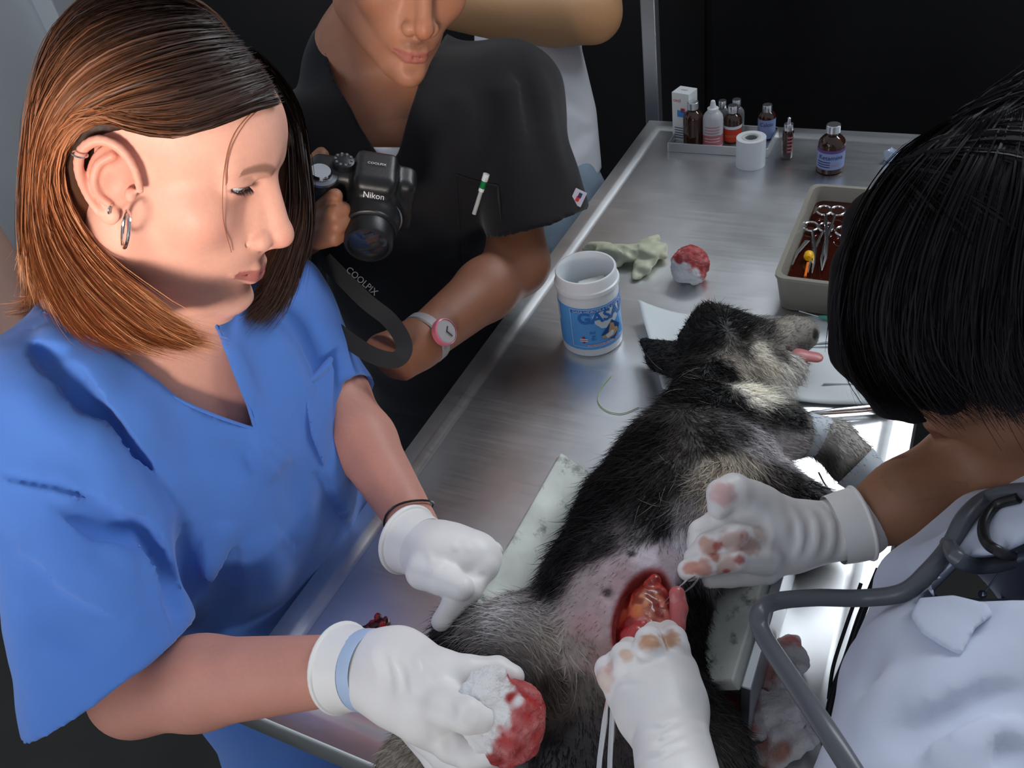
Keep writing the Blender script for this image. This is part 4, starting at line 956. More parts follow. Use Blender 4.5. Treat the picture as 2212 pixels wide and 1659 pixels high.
# head box finer, the rest coarser; both parts are cut at the same plane below the chin
zc = 1.150
v1, f1 = trim(*B_.mesh((h1[0], h1[1], zc - .012), h2, .0014, 1), lambda v: v[:, 2] > zc - .008)
v2, f2 = trim(*B_.mesh((-.56, -.10, .0), (-.03, .46, zc + .016), .0042, 2), lambda v: v[:, 2] < zc + .002)
c1 = face_col(v1, HW, ske, srgb(168, 96, 92), brow=srgb(126, 92, 72)); c1 = mixc(c1, srgb(206, 120, 100), .45 * (1 - sm(np.linalg.norm((v1 - HW(-.009, -.079, .006)), axis=1), .02, .034)))
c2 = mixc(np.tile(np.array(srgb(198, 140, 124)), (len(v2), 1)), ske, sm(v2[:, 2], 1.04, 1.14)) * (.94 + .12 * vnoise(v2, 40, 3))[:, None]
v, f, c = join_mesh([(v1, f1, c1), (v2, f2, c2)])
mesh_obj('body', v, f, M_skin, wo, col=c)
eyeballs(HW, wo, (.78, -.12, -.60), sides=(-1,))

# ---- scrub top and trousers
M_scrub = mat('blue_scrub_cloth', srgb(76, 120, 198), .85, noise=(14, .05), bump=(900, .12, (1, 1, 1), .0006), sheen=.25, spec=.2)
S = SDF()
hemR = W(245, 1450, .757); hemL = W(700, 850, .95)
hax = nrm(hemR - shR); hend = hemR + hax * .10
S.chain([shR, hend], [.064, .080], k=.04)
hd = nrm(RM @ A(.50, .80, .15)); hp = (W(100, 1555, .755) + W(375, 1370, .755)) / 2
S.add('m', lambda q, d: np.maximum(d, (q - hp) @ hd), hp, .18, 0)
def hollow(q, d):
    ba = hend - shR; t = np.clip(((q - shR) @ ba) / (ba @ ba), 0, 1.5); r_ = np.linalg.norm(q - shR - t[..., None] * ba, axis=-1) - (.064 + .016 * t - .008)
    return np.maximum(d, -np.maximum(r_, -((q - hp) @ hd + .016)))
L2_ = SDF(); L2_.chain([shL, hemL + nrm(hemL - shL) * .03], [.056, .054], k=.0); hdl = nrm(elL - shL + (wrL - elL) * .6)
L2_.cone(hemL - hdl * .02, hemL + hdl * .08, .044, .05, k=.003, op='s'); L2_.add('m', lambda q, d: np.maximum(d, (q - hemL - hdl * .016) @ hdl), hemL, 1e3, 0)
S.add('u', lambda q: L2_.ev(q), (shL + hemL) / 2, .25, .004)
S.chain([A(-.400, .200, 1.055), A(-.378, .195, .93), A(-.396, .19, .80), A(-.402, .19, .62)], [.138, .150, .148, .150], k=.04, w=A(1, 0, 0), flat=1.26)
S.cone(shR + A(0, 0, -.004), shL + A(0, 0, -.004), .060, .056, k=.06)
base_scrub = SDF(); base_scrub.p = list(S.p)
vneck = poly_px([(60, 560), (92, 672), (181, 716), (253, 774), (380, 858), (470, 898), (551, 928), (528, 850), (499, 768), (470, 710), (450, 660), (440, 560), (250, 500)])
def cut_neck(q, d):
    m = (q[..., 2] > 1.0) & (q[..., 0] > -.62)
    w_ = np.where(m, vneck(q), 1.0); return np.maximum(d, -w_)
S.add('m', cut_neck, A(-.36, .20, 1.12), .20, 0)
L = lambda *p: base_scrub.line(p)
for pts, am, wd in (
    ([(30, 770), (105, 895), (200, 940), (270, 1030), (330, 1120), (372, 1300)], .011, .020), ([(130, 780), (190, 880), (270, 980), (345, 1100)], -.009, .014), ([(170, 740), (250, 860), (350, 980), (420, 1100)], .006, .022),
    ([(270, 1085), (315, 1150), (368, 1260), (385, 1340)], -.010, .010), ([(0, 1026), (120, 1052), (255, 1094)], -.0035, .004), ([(0, 1032), (120, 1058), (255, 1101)], .003, .005),
    ([(150, 1090), (240, 1130), (310, 1150)], -.008, .012), ([(60, 1130), (160, 1220), (300, 1300)], .006, .020), ([(40, 1200), (120, 1330), (250, 1420)], -.005, .020), ([(190, 1180), (300, 1230)], .005, .012),
    ([(490, 1120), (470, 1190), (440, 1265)], .010, .014), ([(485, 1140), (490, 1260), (484, 1390)], -.012, .010), ([(545, 1150), (580, 1250), (590, 1310)], .010, .018), ([(400, 1150), (410, 1230), (440, 1300)], -.006, .014),
    ([(551, 935), (562, 990), (600, 1030)], .006, .008), ([(560, 940), (590, 975), (625, 1000)], .005, .008), ([(470, 960), (520, 990), (560, 1010)], -.004, .010), ([(620, 1000), (640, 1060), (630, 1160)], -.004, .018),
    ([(560, 690), (640, 800), (690, 900)], .006, .018), ([(600, 640), (690, 760), (730, 860)], -.006, .014), ([(480, 720), (520, 800), (560, 880)], .003, .010), ([(115, 700), (130, 760)], .007, .012), ([(95, 720), (110, 790), (140, 850)], -.005, .010), ([(690, 930), (730, 1040), (760, 1120)], .006, .02), ([(680, 1010), (720, 1100), (740, 1180)], -.004, .02)):
    S.fold(L(*pts), am * 1.9, wd)
v, f = S.mesh((-.60, -.12, .60), (-.10, .50, 1.22), .0033, 2)
v = v + vert_normals(v, f) * ((vnoise(v, 22, 1) - .5) * .006 + (vnoise(v, 50, 2) - .5) * .002)[:, None]
top = mesh_obj('scrub_top', v, f, M_scrub, wo)
# breast pocket: raised patch with an open upper edge
PO = [(655, 830), (712, 772), (722, 800), (716, 960), (700, 1010), (672, 940)]
s = SDF(); s.p = list(base_scrub.p); s.add('m', lambda q, d: np.maximum(np.maximum(d - .0060, -(d + .003)), poly_px(PO)(q)), A(0, 0, 0), 1e3, 0)
pc_ = base_scrub.hit(690, 880); v, f = s.mesh(pc_ - .06, pc_ + .06, .002, 1)
mesh_obj('breast_pocket', v, f, M_scrub, wo)
s = SDF(); s.chain(base_scrub.line([(656, 832), (684, 812), (706, 790), (714, 776)], off=-.006), [.0025, .0035, .0045, .003], k=.002)
v, f = s.mesh(pc_ - .08, pc_ + .08, .0016, 1); mesh_obj('pocket_hem', v, f, M_scrub, wo)
# neckline facing: a thin folded edge following the V
edge = base_scrub.line([(96, 676), (181, 718), (253, 776), (330, 830), (400, 870), (470, 900), (549, 927)], off=.001); MB().tube(spline(edge, 4), .0016, 8).build('neckline_edge', M_scrub, wo)
edge = base_scrub.line([(551, 926), (528, 850), (499, 768), (470, 710), (455, 676)], off=.001); MB().tube(spline(edge, 4), .0016, 8).build('neckline_edge', M_scrub, wo)
# trousers
s = SDF(); s.chain([A(-.402, .19, .66), A(-.402, .19, .50)], [.156, .150], k=.03, w=A(1, 0, 0), flat=1.22)
for q in (-1, 1): s.cone(A(-.405, .19 + q * .07, .52), A(-.42, .19 + q * .085, .05), .085, .07, k=.04)
v, f = s.mesh((-.58, -.06, .0), (-.18, .42, .80), .006, 2); v = v + vert_normals(v, f) * ((vnoise(v, 16, 1) - .5) * .012)[:, None]
mesh_obj('trousers', v, f, M_scrub, wo)

# ---- hair: a parted bob, tucked behind the ear
M_hair = mat('auburn_hair', (.1, .06, .04), .48, attr=True, spec=.28)
HV = SDF(); HV.ell(HW(-.006, 0, .036), (.0930, .079, .0880), HW.rows(), k=0)
HV.ell(HW(.030, 0, .046), (.0700, .070, .062), HW.rows(), k=.012)
def hairline(q, d):
    l = HW.loc(q); f = np.where(l[..., 2] > .028, -.012 + (l[..., 2] - .028) * 1.72, -.022); return np.maximum(d, (l[..., 0] - f) * .55)
HV.add('m', hairline, A(0, 0, 0), 1e3, 0)
cur = [HW(-.045, -.050, .025), W(145, 480, .715), W(190, 610, .715), W(300, 690, .705), W(390, 728, .70), W(440, 740, .70)]
HV.chain(cur, [.032, .032, .032, .024, .014, .005], k=.02)
HV.chain([HW(-.055, .0, .0), HW(-.060, .0, -.06), W(95, 630, .80)], [.038, .034, .012], k=.015)
lft = [HW(.050, .066, .055), W(612, 330, .85), W(606, 470, .845), W(588, 590, .84), W(545, 660, .83)]
HV.chain(lft, [.020, .017, .016, .013, .005], k=.02); HV.chain([HW(-.02, .06, .03), W(550, 480, .87), W(530, 620, .86)], [.04, .033, .02], k=.02)
b0 = HW(0, 0, 0); HB = SDF(); HB.p = list(HV.p); HB.add('m', lambda q, d: d + .0035, b0, 1e3, 0); v, f = HB.mesh(b0 - .26, b0 + .22, .0028, 2)
def hcol(v):
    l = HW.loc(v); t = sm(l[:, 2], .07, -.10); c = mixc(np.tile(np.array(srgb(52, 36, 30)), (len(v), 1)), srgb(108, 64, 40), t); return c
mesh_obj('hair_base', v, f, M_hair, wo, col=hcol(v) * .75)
G = [[(612, 222), (545, 234), (470, 262), (390, 284), (300, 272), (220, 242), (142, 276), (116, 385), (158, 496), (224, 578), (308, 648), (385, 710), (470, 740)],
     [(592, 180), (500, 214), (400, 246), (300, 250), (195, 242), (128, 304), (114, 400), (156, 506), (220, 596), (300, 672), (375, 724), (450, 744)],
     [(566, 140), (460, 166), (340, 196), (230, 230), (150, 290), (104, 380), (114, 490), (168, 594), (238, 672), (312, 728), (395, 748)],
     [(525, 92), (400, 110), (280, 150), (180, 210), (115, 300), (95, 400), (102, 500), (140, 600), (190, 682), (252, 735), (330, 750)],
     [(480, 52), (350, 62), (230, 100), (140, 170), (90, 270), (76, 380), (78, 480), (98, 575), (135, 655), (182, 712), (238, 738)],
     [(440, 12), (310, 10), (190, 50), (115, 130), (76, 240), (66, 360), (64, 470), (72, 560), (80, 625), (66, 668)],
     [(400, -40), (275, -42), (170, 8), (106, 100), (78, 225), (68, 355), (64, 470), (68, 555), (74, 610)]]
HG = SDF(); face_sdf(HG, HW); HG.add('m', lambda q, d: np.minimum(d, HV.ev(q)), b0, 1e3, 0); gd = hair_guides(HG, G, off=.002)
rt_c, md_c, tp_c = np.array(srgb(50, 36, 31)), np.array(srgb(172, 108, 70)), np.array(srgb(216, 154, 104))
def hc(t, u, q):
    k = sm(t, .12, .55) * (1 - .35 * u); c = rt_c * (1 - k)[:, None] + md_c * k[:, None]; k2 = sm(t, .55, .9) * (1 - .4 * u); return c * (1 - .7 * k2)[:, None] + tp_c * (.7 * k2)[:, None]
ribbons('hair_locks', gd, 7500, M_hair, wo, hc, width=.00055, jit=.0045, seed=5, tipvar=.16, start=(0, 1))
# far side of the bob, seen past the profile
gl = [[W(x, y, d) for x, y, d in g] for g in (
    [(592, 205, 0.795), (626, 280, 0.830), (638, 380, 0.830), (638, 480, 0.825), (610, 570, 0.817), (572, 650, 0.810), (532, 680, 0.805)],
    [(590, 170, 0.800), (634, 250, 0.845), (650, 370, 0.845), (652, 480, 0.840), (628, 570, 0.830), (597, 645, 0.820), (557, 690, 0.815)],
    [(560, 130, 0.810), (632, 220, 0.830), (654, 360, 0.865), (658, 480, 0.860), (628, 580, 0.845), (587, 650, 0.835), (512, 690, 0.835)],
    [(540, 110, 0.810), (616, 200, 0.850), (641, 340, 0.885), (638, 480, 0.885), (598, 580, 0.875), (552, 660, 0.865), (492, 690, 0.865)])]
dk = np.array(srgb(44, 31, 26))
ribbons('far_hair_locks', gl, 3600, M_hair, wo, lambda t, u, q: dk * (1 + .9 * t)[:, None] * np.array([1.05, 1, .95]), width=.0006, jit=.005, seed=8, tipvar=.2)
# nape flick and loose strands
gn = [[W(x, y, d) for x, y, d in g] for g in ([(78, 540, .80), (90, 610, .795), (70, 650, .79), (20, 668, .79)], [(85, 560, .80), (110, 630, .79), (100, 680, .785), (60, 690, .785)], [(95, 560, .80), (130, 640, .775), (140, 690, .77), (120, 715, .765)])]
ribbons('nape_locks', gn, 350, M_hair, wo, lambda t, u, q: md_c * (.6 + .3 * t)[:, None], width=.0007, jit=.005, seed=9, tipvar=.3)
fc = SDF(); fc.p = list(B_.p)
for k, g in enumerate(([(560, 225), (505, 290), (484, 370), (482, 470), (500, 545)], [(575, 222), (528, 268), (495, 330), (488, 400)],)):
    p = fc.hits(g, off=-.003); MB().tube(spline(list(p), 6), .00035, 5).build('loose_strand', M_hair, wo, col=np.tile(np.array(srgb(150, 92, 58)), (len(spline(list(p), 6)) * 5, 1)))
back_hair('back_locks', HW, (-.006, 0, .036), (.0955, .0815, .0905), M_hair, wo, srgb(84, 54, 38), n=1500, az=(60, 165), zend=-.10)
# ---- earrings
q = HW(-.030, -.0800, .020); ex, ey = HW.R @ A(1, 0, 0), HW.R @ A(0, 1, 0); ez_ = HW.R @ A(0, 0, 1)
def ear_ring(c, r, a, b, th, name='earring'): MB().tube([c + a * math.cos(2*math.pi*i/24) * r + b * math.sin(2*math.pi*i/24) * r for i in range(24)], th, 8, closed=True).build(name, M_chrome, wo)
E0 = B_.hit(172, 333); ear_ring(E0 + nrm(CAM - E0) * .001, .0052, nrm(ex + ey * .3), nrm(ey - ex * .2 + ez_ * .1), .0007)
E1 = B_.hit(239, 452); ear_ring(E1 - ey * -.000, .0034, ey, ez_, .0010)
E2 = W(272, 495, pix(E1)[2] - .004); ear_ring(E2, .0140, nrm(ex * .35 - ey * .6), ez_, .0013)
# lashes along the upper lid of the visible eye
ly = np.linspace(-.0185, -.0455, 60); lr = []
for y_ in ly:
    t_ = (abs(y_) - .0315) / .0158; z_ = .0115 + .0036 * math.sqrt(max(0, 1 - t_ * t_)) * .7 - (abs(y_) - .0315) * -.12; x_ = .0725 + .0140 * math.sqrt(max(1e-4, 1 - ((abs(y_) - .0315) / .0165) ** 2 - ((z_ - .0165) / .0135) ** 2))
    lr.append((x_ + .0004, y_, z_))
lv = np.array([HW(*p) for p in lr]); ld = np.array([HW.R @ A(.8, y_ * 14 + .40, -.62) for y_ in ly])
strands('eyelashes', lv, np.tile(HW.R @ A(.6, -.3, .7), (len(lv), 1)), ld, np.full(len(lv), .0062), np.full(len(lv), .00034), np.tile(np.array(srgb(30, 20, 18)), (len(lv), 1)), wo, M_hair, lift=.15, curl=.1)

# ================================================================ gloved hands of the woman in blue
def Wp(l): return [W(*p) for p in l]
def cuff(c, ax, r, parent, flat=1.0, roll=.0028, up=None, length=.022, flare=1.12, name='glove_cuff'):
    ax = nrm(ax); m_ = MB(); prof = [(r * .99, length), (r * 1.03, length * .5), (r * flare, .001)] + [(r * flare + roll * math.sin(a), -roll + roll * math.cos(a)) for a in np.linspace(0, math.pi * 1.6, 8)]
    m_.lathe(c, prof, 40, axis=ax, sx=1.0, sy=flat, ref=up); o = m_.build(name, M_glove, parent, col=np.tile(np.array(srgb(238, 235, 233)), (len(m_.v), 1)))
    return o
def WR(px, py, d): return W(px, py, d - np.interp(px, [760, 1000], [.0, .045]))
def WL(px, py, d): return W(px, py, d - np.interp(py, [1165, 1340], [.012, .085]))
WpR = lambda l: [WR(*p) for p in l]; WpL = lambda l: [WL(*p) for p in l]
# right hand, pinching the gauze
g = SDF(); wr = wrR; cR = WR(772, 1440, .705); hk = WR(930, 1470, .685)
g.cone(WR(760, 1442, .707), WR(850, 1455, .695), .0285, .033, k=0, w=nrm(CAM - wr), flat=1.15)
g.cone(WR(850, 1455, .695), WR(925, 1500, .685), .033, .034, k=.015, w=nrm(CAM - wr), flat=1.3)
g.cone(WR(870, 1500, .69), WR(935, 1545, .685), .022, .020, k=.014)
g.chain(WpR([(900, 1505, .676), (960, 1528, .663), (1012, 1545, .655), (1040, 1552, .655)]), [.0175, .0142, .0122, .0100], k=.008)          # thumb
g.chain(WpR([(940, 1445, .692), (1010, 1452, .695), (1075, 1448, .698), (1108, 1462, .694)]), [.0150, .0120, .0100, .0088], k=.006)         # index, behind the gauze
g.chain(WpR([(920, 1560, .685), (975, 1608, .678), (1020, 1636, .676), (1072, 1622, .668)]), [.0165, .0122, .0105, .0092], k=.005)         # middle finger below
g.chain(WpR([(905, 1568, .700), (960, 1630, .695), (1010, 1662, .69), (1060, 1655, .685)]), [.0150, .0112, .0100, .0088], k=.004)
g.chain(WpR([(890, 1560, .71), (945, 1640, .71), (990, 1685, .705)]), [.0140, .0105, .0088], k=.004)
gb = SDF(); gb.p = list(g.p)
for p in ([(850, 1420), (870, 1450), (880, 1500)], [(905, 1425), (925, 1450), (945, 1480)], [(820, 1400), (845, 1450), (850, 1500)], [(960, 1510), (975, 1535), (980, 1560)], [(1010, 1525), (1018, 1545), (1012, 1565)], [(930, 1560), (935, 1600)], [(975, 1590), (968, 1630)]): g.fold(gb.line(p), -.0018, .0035)
for p in ([(862, 1420), (885, 1455), (895, 1500)], [(890, 1420), (912, 1450)], [(835, 1410), (856, 1450), (862, 1500)], [(800, 1400), (815, 1450), (815, 1500)]): g.fold(gb.line(p), .0014, .003)
gv = glove_mesh('glove', g, [WR(740, 1400, .71), WR(1110, 1480, .66), WR(960, 1680, .70)], .0016, wo, pad=.045)
cuff(WR(745, 1443, .709), WR(850, 1455, .695) - WR(745, 1443, .709), .0315, gv, roll=.0022, flare=1.10)
M_blueband = mat('blue_glove_band', srgb(176, 196, 226), .45)
bc = WR(782, 1446, .7035); bx = nrm(WR(850, 1455, .695) - WR(745, 1443, .709)); MB().lathe(bc, [(.0300, 0), (.0318, .002), (.0322, .012), (.0308, .016)], 36, axis=bx).build('glove_stripe', M_blueband, gv)
# left hand resting on the dog's knee
g = SDF()
g.cone(WL(902, 1178, .825), WL(960, 1205, .812), .0265, .030, k=0)
g.cone(WL(955, 1205, .812), WL(1020, 1212, .808), .029, .027, k=.014)
g.chain(WpL([(915, 1235, .805), (955, 1250, .795), (998, 1270, .79)]), [.0160, .0135, .0105], k=.006)          # thumb
g.chain(WpL([(1020, 1200, .805), (1045, 1225, .800), (1015, 1275, .806), (978, 1308, .815), (953, 1342, .822)]), [.0125, .0112, .0102, .0096, .0086], k=.005)  # index
g.chain(WpL([(1025, 1188, .815), (1056, 1210, .812), (1042, 1262, .818), (1022, 1292, .826)]), [.0125, .0110, .0100, .0090], k=.004)
g.chain(WpL([(1020, 1185, .825), (1060, 1195, .825), (1052, 1240, .832)]), [.0125, .0108, .0096], k=.004)
gb = SDF(); gb.p = list(g.p)
for p in ([(945, 1235), (970, 1215), (985, 1190)], [(1000, 1235), (1020, 1225)], [(1030, 1250), (1050, 1240)]): g.fold(gb.line(p), -.0016, .003)
for p in ([(975, 1170), (990, 1190)], [(1005, 1172), (1015, 1195)], [(925, 1190), (935, 1220)]): g.fold(gb.line(p), .0012, .003)
gv = glove_mesh('glove', g, [WL(890, 1160, .82), WL(1070, 1200, .82), WL(950, 1350, .82)], .0016, wo, pad=.04)
cuff(WL(886, 1168, .829), WL(960, 1205, .812) - WL(886, 1168, .829), .0285, gv, roll=.0030, flare=1.08)
# thin dark wristband
c_ = elL + (wrL - elL) * .86; d_ = nrm(wrL - elL); e1 = nrm(np.cross(d_, A(0, 0, 1))); e2 = np.cross(d_, e1)
MB().tube([c_ + (e1 * math.cos(a) + e2 * math.sin(a)) * .0262 + d_ * .004 * math.sin(2 * a) for a in np.linspace(0, 2 * math.pi, 30)[:-1]], .0011, 6, closed=True).build('wristband', M_black, wo)
p_ = B_.hit(922, 1146); MB().lathe(p_ - nrm(p_ - c_) * .002, [(.0001, 0), (.003, .001), (.003, .004), (.0001, .005)], 10, axis=nrm(p_ - c_)).build('wristband_charm', M_chrome, wo)

# ---- gauze swabs
M_gz = mat('gauze_cloth', (.8, .8, .8), .85, attr=True, bump=(420, .9, (1, 1, 1), .002))
def gauze_ball(name, c, r, white_dir, label, seed, vx=.0013, lobes=(), bloodcol=(182, 44, 42), edge=.1, squash=(1, 1, 1), rough_n=1.0):
    s = SDF(); s.ell(c, np.array(squash) * r, k=0)
    for o_, rr_ in lobes: s.sphere(c + np.asarray(o_), rr_, k=.005)
    v, f = s.mesh(c - r * 1.9, c + r * 1.9, vx, 1); n = vert_normals(v, f)
    v = v + n * ((vnoise(v, 130, seed) - .5) * .005 * rough_n + (vnoise(v, 320, seed + 1) - .5) * .0022)[:, None]
    d = (v - c) @ nrm(white_dir) / r + (vnoise(v, 110, seed + 2) - .5) * .7
    t = sm(d, edge + .12, edge - .12); col = mixc(np.tile(np.array(srgb(232, 230, 230)), (len(v), 1)), srgb(*bloodcol), t * (.80 + .2 * vnoise(v, 160, seed + 3)))
    col = mixc(col, srgb(150, 16, 18), t * sm(vnoise(v, 90, seed + 5), .55, .85) * .7); col = mixc(col, srgb(226, 150, 146), t * sm(vnoise(v, 190, seed + 6), .66, .9) * .5)
    v[:, 2] = np.maximum(v[:, 2], TZ + .0008)
    return tag(mesh_obj(name, v, f, M_gz, col=col), label, 'gauze')
gc = W(1106, 1546, .628); toC = nrm(CAM - gc)
gauze_ball('gauze_swab', gc, .0240, RM @ A(-.85, -.45, -.25), 'round gauze swab soaked half red, pinched in the white gloved hand', 3, edge=.50,
           lobes=((RM @ A(-.022, -.014, -.004), .016), (RM @ A(-.014, -.024, .0), .012), (RM @ A(-.026, .006, .0), .012), (RM @ A(-.004, .008, 0), .026)))
tc_ = T(1492, 602, .0); gauze_ball('gauze_swab', tc_ + A(0, 0, .024), .0255, RM @ A(-.65, .75, -.15), 'gauze swab with red top standing on the table behind the jar', 6, edge=.42, lobes=((RM @ A(-.012, .014, -.006), .013), (RM @ A(.006, .016, -.008), .013), (RM @ A(-.016, -.002, -.004), .011)), squash=(1.0, 1.0, .98))
# ================================================================ surgeon in the white coat (right)
fw = nrm(A(-.72, -.05, -.69)); up_ = A(-.69, 0, .72); up_ = nrm(up_ - fw * (up_ @ fw)); HS = Pose(W(2170, 655, .63), np.stack([fw, np.cross(up_, fw), up_], 1), 1.0)
su = thing('person', A(.50, .30, 0), 'person with long black hair in a white coat and stethoscope, operating on the dog', 'person')
sks = srgb(150, 106, 82)
nbS = HS(-.07, 0, -.17); torS = A(.50, .32, .98)
Z = SDF(); face_sdf(Z, HS, lids=True); ear_sdf(Z, HS, 1)
Z.cone(HS(-.022, 0, -.06), nbS, .050, .056, k=.03)
Z.chain([nbS, torS, A(.52, .30, .6)], [.075, .105, .11], k=.05)
armS = [W(1815, 1140, .735), W(1860, 1125, .731), W(1960, 1082, .725), W(2120, 1005, .725), W(2290, 985, .69)]
Z.chain(armS, [.0205, .0235, .0335, .041, .048], k=.02); Z.cone(armS[-1], torS + A(-.03, .12, .05), .05, .06, k=.04)
armL = [W(1462, 1720, .52), W(1600, 1850, .48), W(1850, 1980, .47), W(2150, 1700, .50)]
Z.chain(armL, [.024, .034, .044, .05], k=.02); Z.cone(armL[-1], torS + A(0, -.12, .04), .055, .07, k=.04)
for s in (-1, 1): Z.cone(A(.53, .30 + s * .08, .65), A(.54, .30 + s * .09, .05), .075, .05, k=.04)
hz = HS(0, 0, 0); h1 = hz - A(.16, .16, .15); h2 = hz + A(.16, .16, .16); cc_ = lambda v, m: ((v > h1 + m) & (v < h2 - m)).all(1)
v1, f1 = trim(*Z.mesh(h1, h2, .0022, 1), lambda v: cc_(v, .003))
v2, f2 = trim(*Z.mesh((.0, -.20, .0), (.72, .62, 1.36), .0055, 2), lambda v: ~cc_(v, .012))
c1 = face_col(v1, HS, sks, srgb(120, 66, 60)); c2 = np.tile(np.array(sks), (len(v2), 1)) * (.92 + .16 * vnoise(v2, 40, 3))[:, None]
v, f, c = join_mesh([(v1, f1, c1), (v2, f2, c2)]); mesh_obj('body', v, f, M_skin, su, col=c)
# ---- hair
M_bhair = mat('black_hair', (.01, .01, .011), .55, attr=True, spec=.12)
HV = SDF(); HV.ell(HS(-.006, 0, .038), (.094, .080, .089), HS.rows(), k=0); HV.ell(HS(.034, 0, .046), (.071, .070, .062), HS.rows(), k=.012)
def hl_s(q, d):
    l = HS.loc(q); f = np.where(l[..., 2] > .0, .012 + l[..., 2] * 1.0, .012); return np.maximum(d, (l[..., 0] - f) * .55)
HV.add('m', hl_s, hz, 1e3, 0)
HV.chain([HS(.04, .035, .090), HS(.082, .045, .045), HS(.088, .054, .0), HS(.080, .060, -.016), HS(.072, .064, -.028)], [.030, .024, .017, .010, .004], k=.02)
HV.chain([HS(.01, .060, .060), HS(.045, .074, .010), HS(.045, .074, -.008), HS(.040, .072, -.022)], [.035, .022, .014, .004], k=.02)
HV.chain([HS(-.03, .060, .03), HS(-.01, .072, -.005), HS(.0, .072, -.026)], [.04, .026, .009], k=.02)
HV.chain([HS(.04, -.035, .090), HS(.075, -.05, .04), HS(.075, -.06, -.02)], [.030, .022, .01], k=.02)
HB = SDF(); HB.p = list(HV.p); HB.add('m', lambda q, d: d + .004, hz, 1e3, 0)
v, f = HB.mesh(hz - .20, hz + .20, .0034, 2); mesh_obj('hair_base', v, f, M_bhair, su, col=np.tile(np.array(srgb(24, 21, 23)), (len(v), 1)))
G = [[(2060, 262), (1960, 332), (1885, 430), (1842, 540), (1826, 650), (1838, 760), (1878, 838), (1930, 878)],
     [(2100, 255), (1990, 360), (1912, 480), (1872, 600), (1866, 710), (1892, 795), (1938, 848), (1985, 872)],
     [(2140, 250), (2040, 380), (1962, 520), (1926, 640), (1932, 740), (1966, 800), (2020, 855), (2068, 886)],
     [(2180, 240), (2100, 400), (2042, 560), (2022, 690), (2040, 770), (2084, 832), (2136, 880)],
     [(2215, 235), (2180, 420), (2142, 600), (2132, 730), (2158, 815), (2205, 880)],
     [(2262, 240), (2250, 450), (2232, 650), (2242, 780), (2285, 880)]]
gd = hair_guides(HV, G, .85)
bk = np.array(srgb(26, 23, 25))
ribbons('hair_locks', gd, 5200, M_bhair, su, lambda t, u, q: np.tile(bk, (len(t), 1)) * (1 + .7 * t)[:, None], width=.0006, jit=.006, seed=12, tipvar=.25, start=(0, 1))
# crown seen from above, running back from the parting
G = [[(2060, 262), (2110, 225), (2170, 195), (2240, 175)], [(2075, 275), (2130, 245), (2190, 220), (2260, 205)], [(2100, 290), (2150, 275), (2210, 255), (2280, 245)]]
gd = [[W(x, y, .60 - .02 * k_) for k_, (x, y) in enumerate(g)] for g in G]
for g_, gp in zip(G, gd):
    for k_, (x, y) in enumerate(g_):
        z_ = pix(HV.hit(x, y + 14))[2]; gp[k_] = W(x, y, z_ if z_ < .8 else .62)
ribbons('crown_locks', gd, 700, M_bhair, su, lambda t, u, q: np.tile(bk * 1.3, (len(t), 1)), width=.0007, jit=.006, seed=13)
back_hair('back_locks', HS, (-.006, 0, .038), (.0965, .0825, .0915), M_bhair, su, bk, n=2600, az=(100, 285), zend=-.035)
gl = [[W(*p) for p in g] for g in ([(2260, 1420, .50), (2170, 1396, .505), (2110, 1374, .51), (2058, 1384, .515)], [(2260, 1440, .50), (2180, 1412, .505), (2130, 1398, .51), (2085, 1400, .515)])]
ribbons('shoulder_lock', gl, 120, M_bhair, su, lambda t, u, q: np.tile(np.array(srgb(46, 34, 34)), (len(t), 1)), width=.0006, jit=.003, seed=14)
# ---- white coat
M_coatw = mat('white_coat_cloth', srgb(200, 206, 224), .85, noise=(10, .05), bump=(800, .10, (1, 1, 1), .0006), sheen=.2, spec=.2)
C = SDF()
C.chain([W(2390, 1330, .56), W(2110, 1560, .53), W(2030, 1800, .48), W(2010, 2000, .46)], [.098, .080, .068, .06], k=0)
C.chain([W(2140, 1152, .66), W(2020, 1300, .620), W(2015, 1460, .585), W(2030, 1620, .56)], [.034, .040, .048, .06], k=.02)
C.chain([W(2340, 1180, .72), W(2180, 1190, .68)], [.055, .036], k=.02)
C.chain([torS + A(0, 0, .03), A(.53, .30, .80), A(.54, .30, .45)], [.150, .165, .175], k=.04)
op = poly_px([(2052, 1232), (2085, 1205), (2160, 1196), (2260, 1150), (2330, 1230), (2260, 1296), (2120, 1300), (2000, 1290), (2030, 1256)])
C.add('m', lambda q, d: np.maximum(d, -np.maximum(op(q), (q - W(2120, 1250, .70)) @ nrm(RM @ A(0, 0, 1)) )), hz, 1e3, 0)
CB = SDF(); CB.p = list(C.p)
for p, a_, w_ in (([(2212, 1380), (2050, 1470), (1930, 1560)], .006, .016), ([(2212, 1470), (2060, 1545), (1920, 1640)], -.006, .014), ([(2212, 1540), (2080, 1600), (2000, 1659)], .006, .015), ([(2212, 1600), (2120, 1650)], -.005, .012), ([(1900, 1400), (1880, 1470), (1850, 1500)], -.006, .008), ([(2120, 1090), (1990, 1200), (1910, 1290)], .004, .012), ([(1940, 1330), (1990, 1310), (2030, 1290)], -.006, .006), ([(1990, 1200), (1960, 1260), (1930, 1320)], -.003, .01), ([(1960, 1440), (1900, 1520), (1860, 1620)], .005, .014)):
    C.fold(CB.line(p), a_, w_)
v, f = C.mesh((.05, -.16, .42), (.74, .62, 1.22), .0042, 2); v = v + vert_normals(v, f) * ((vnoise(v, 24, 1) - .5) * .005)[:, None]
mesh_obj('white_coat', v, f, M_coatw, su)
LAP = [(1962, 1330), (1985, 1288), (2060, 1282), (2135, 1300), (2150, 1330), (2110, 1360), (2078, 1422), (2040, 1404), (1990, 1372)]
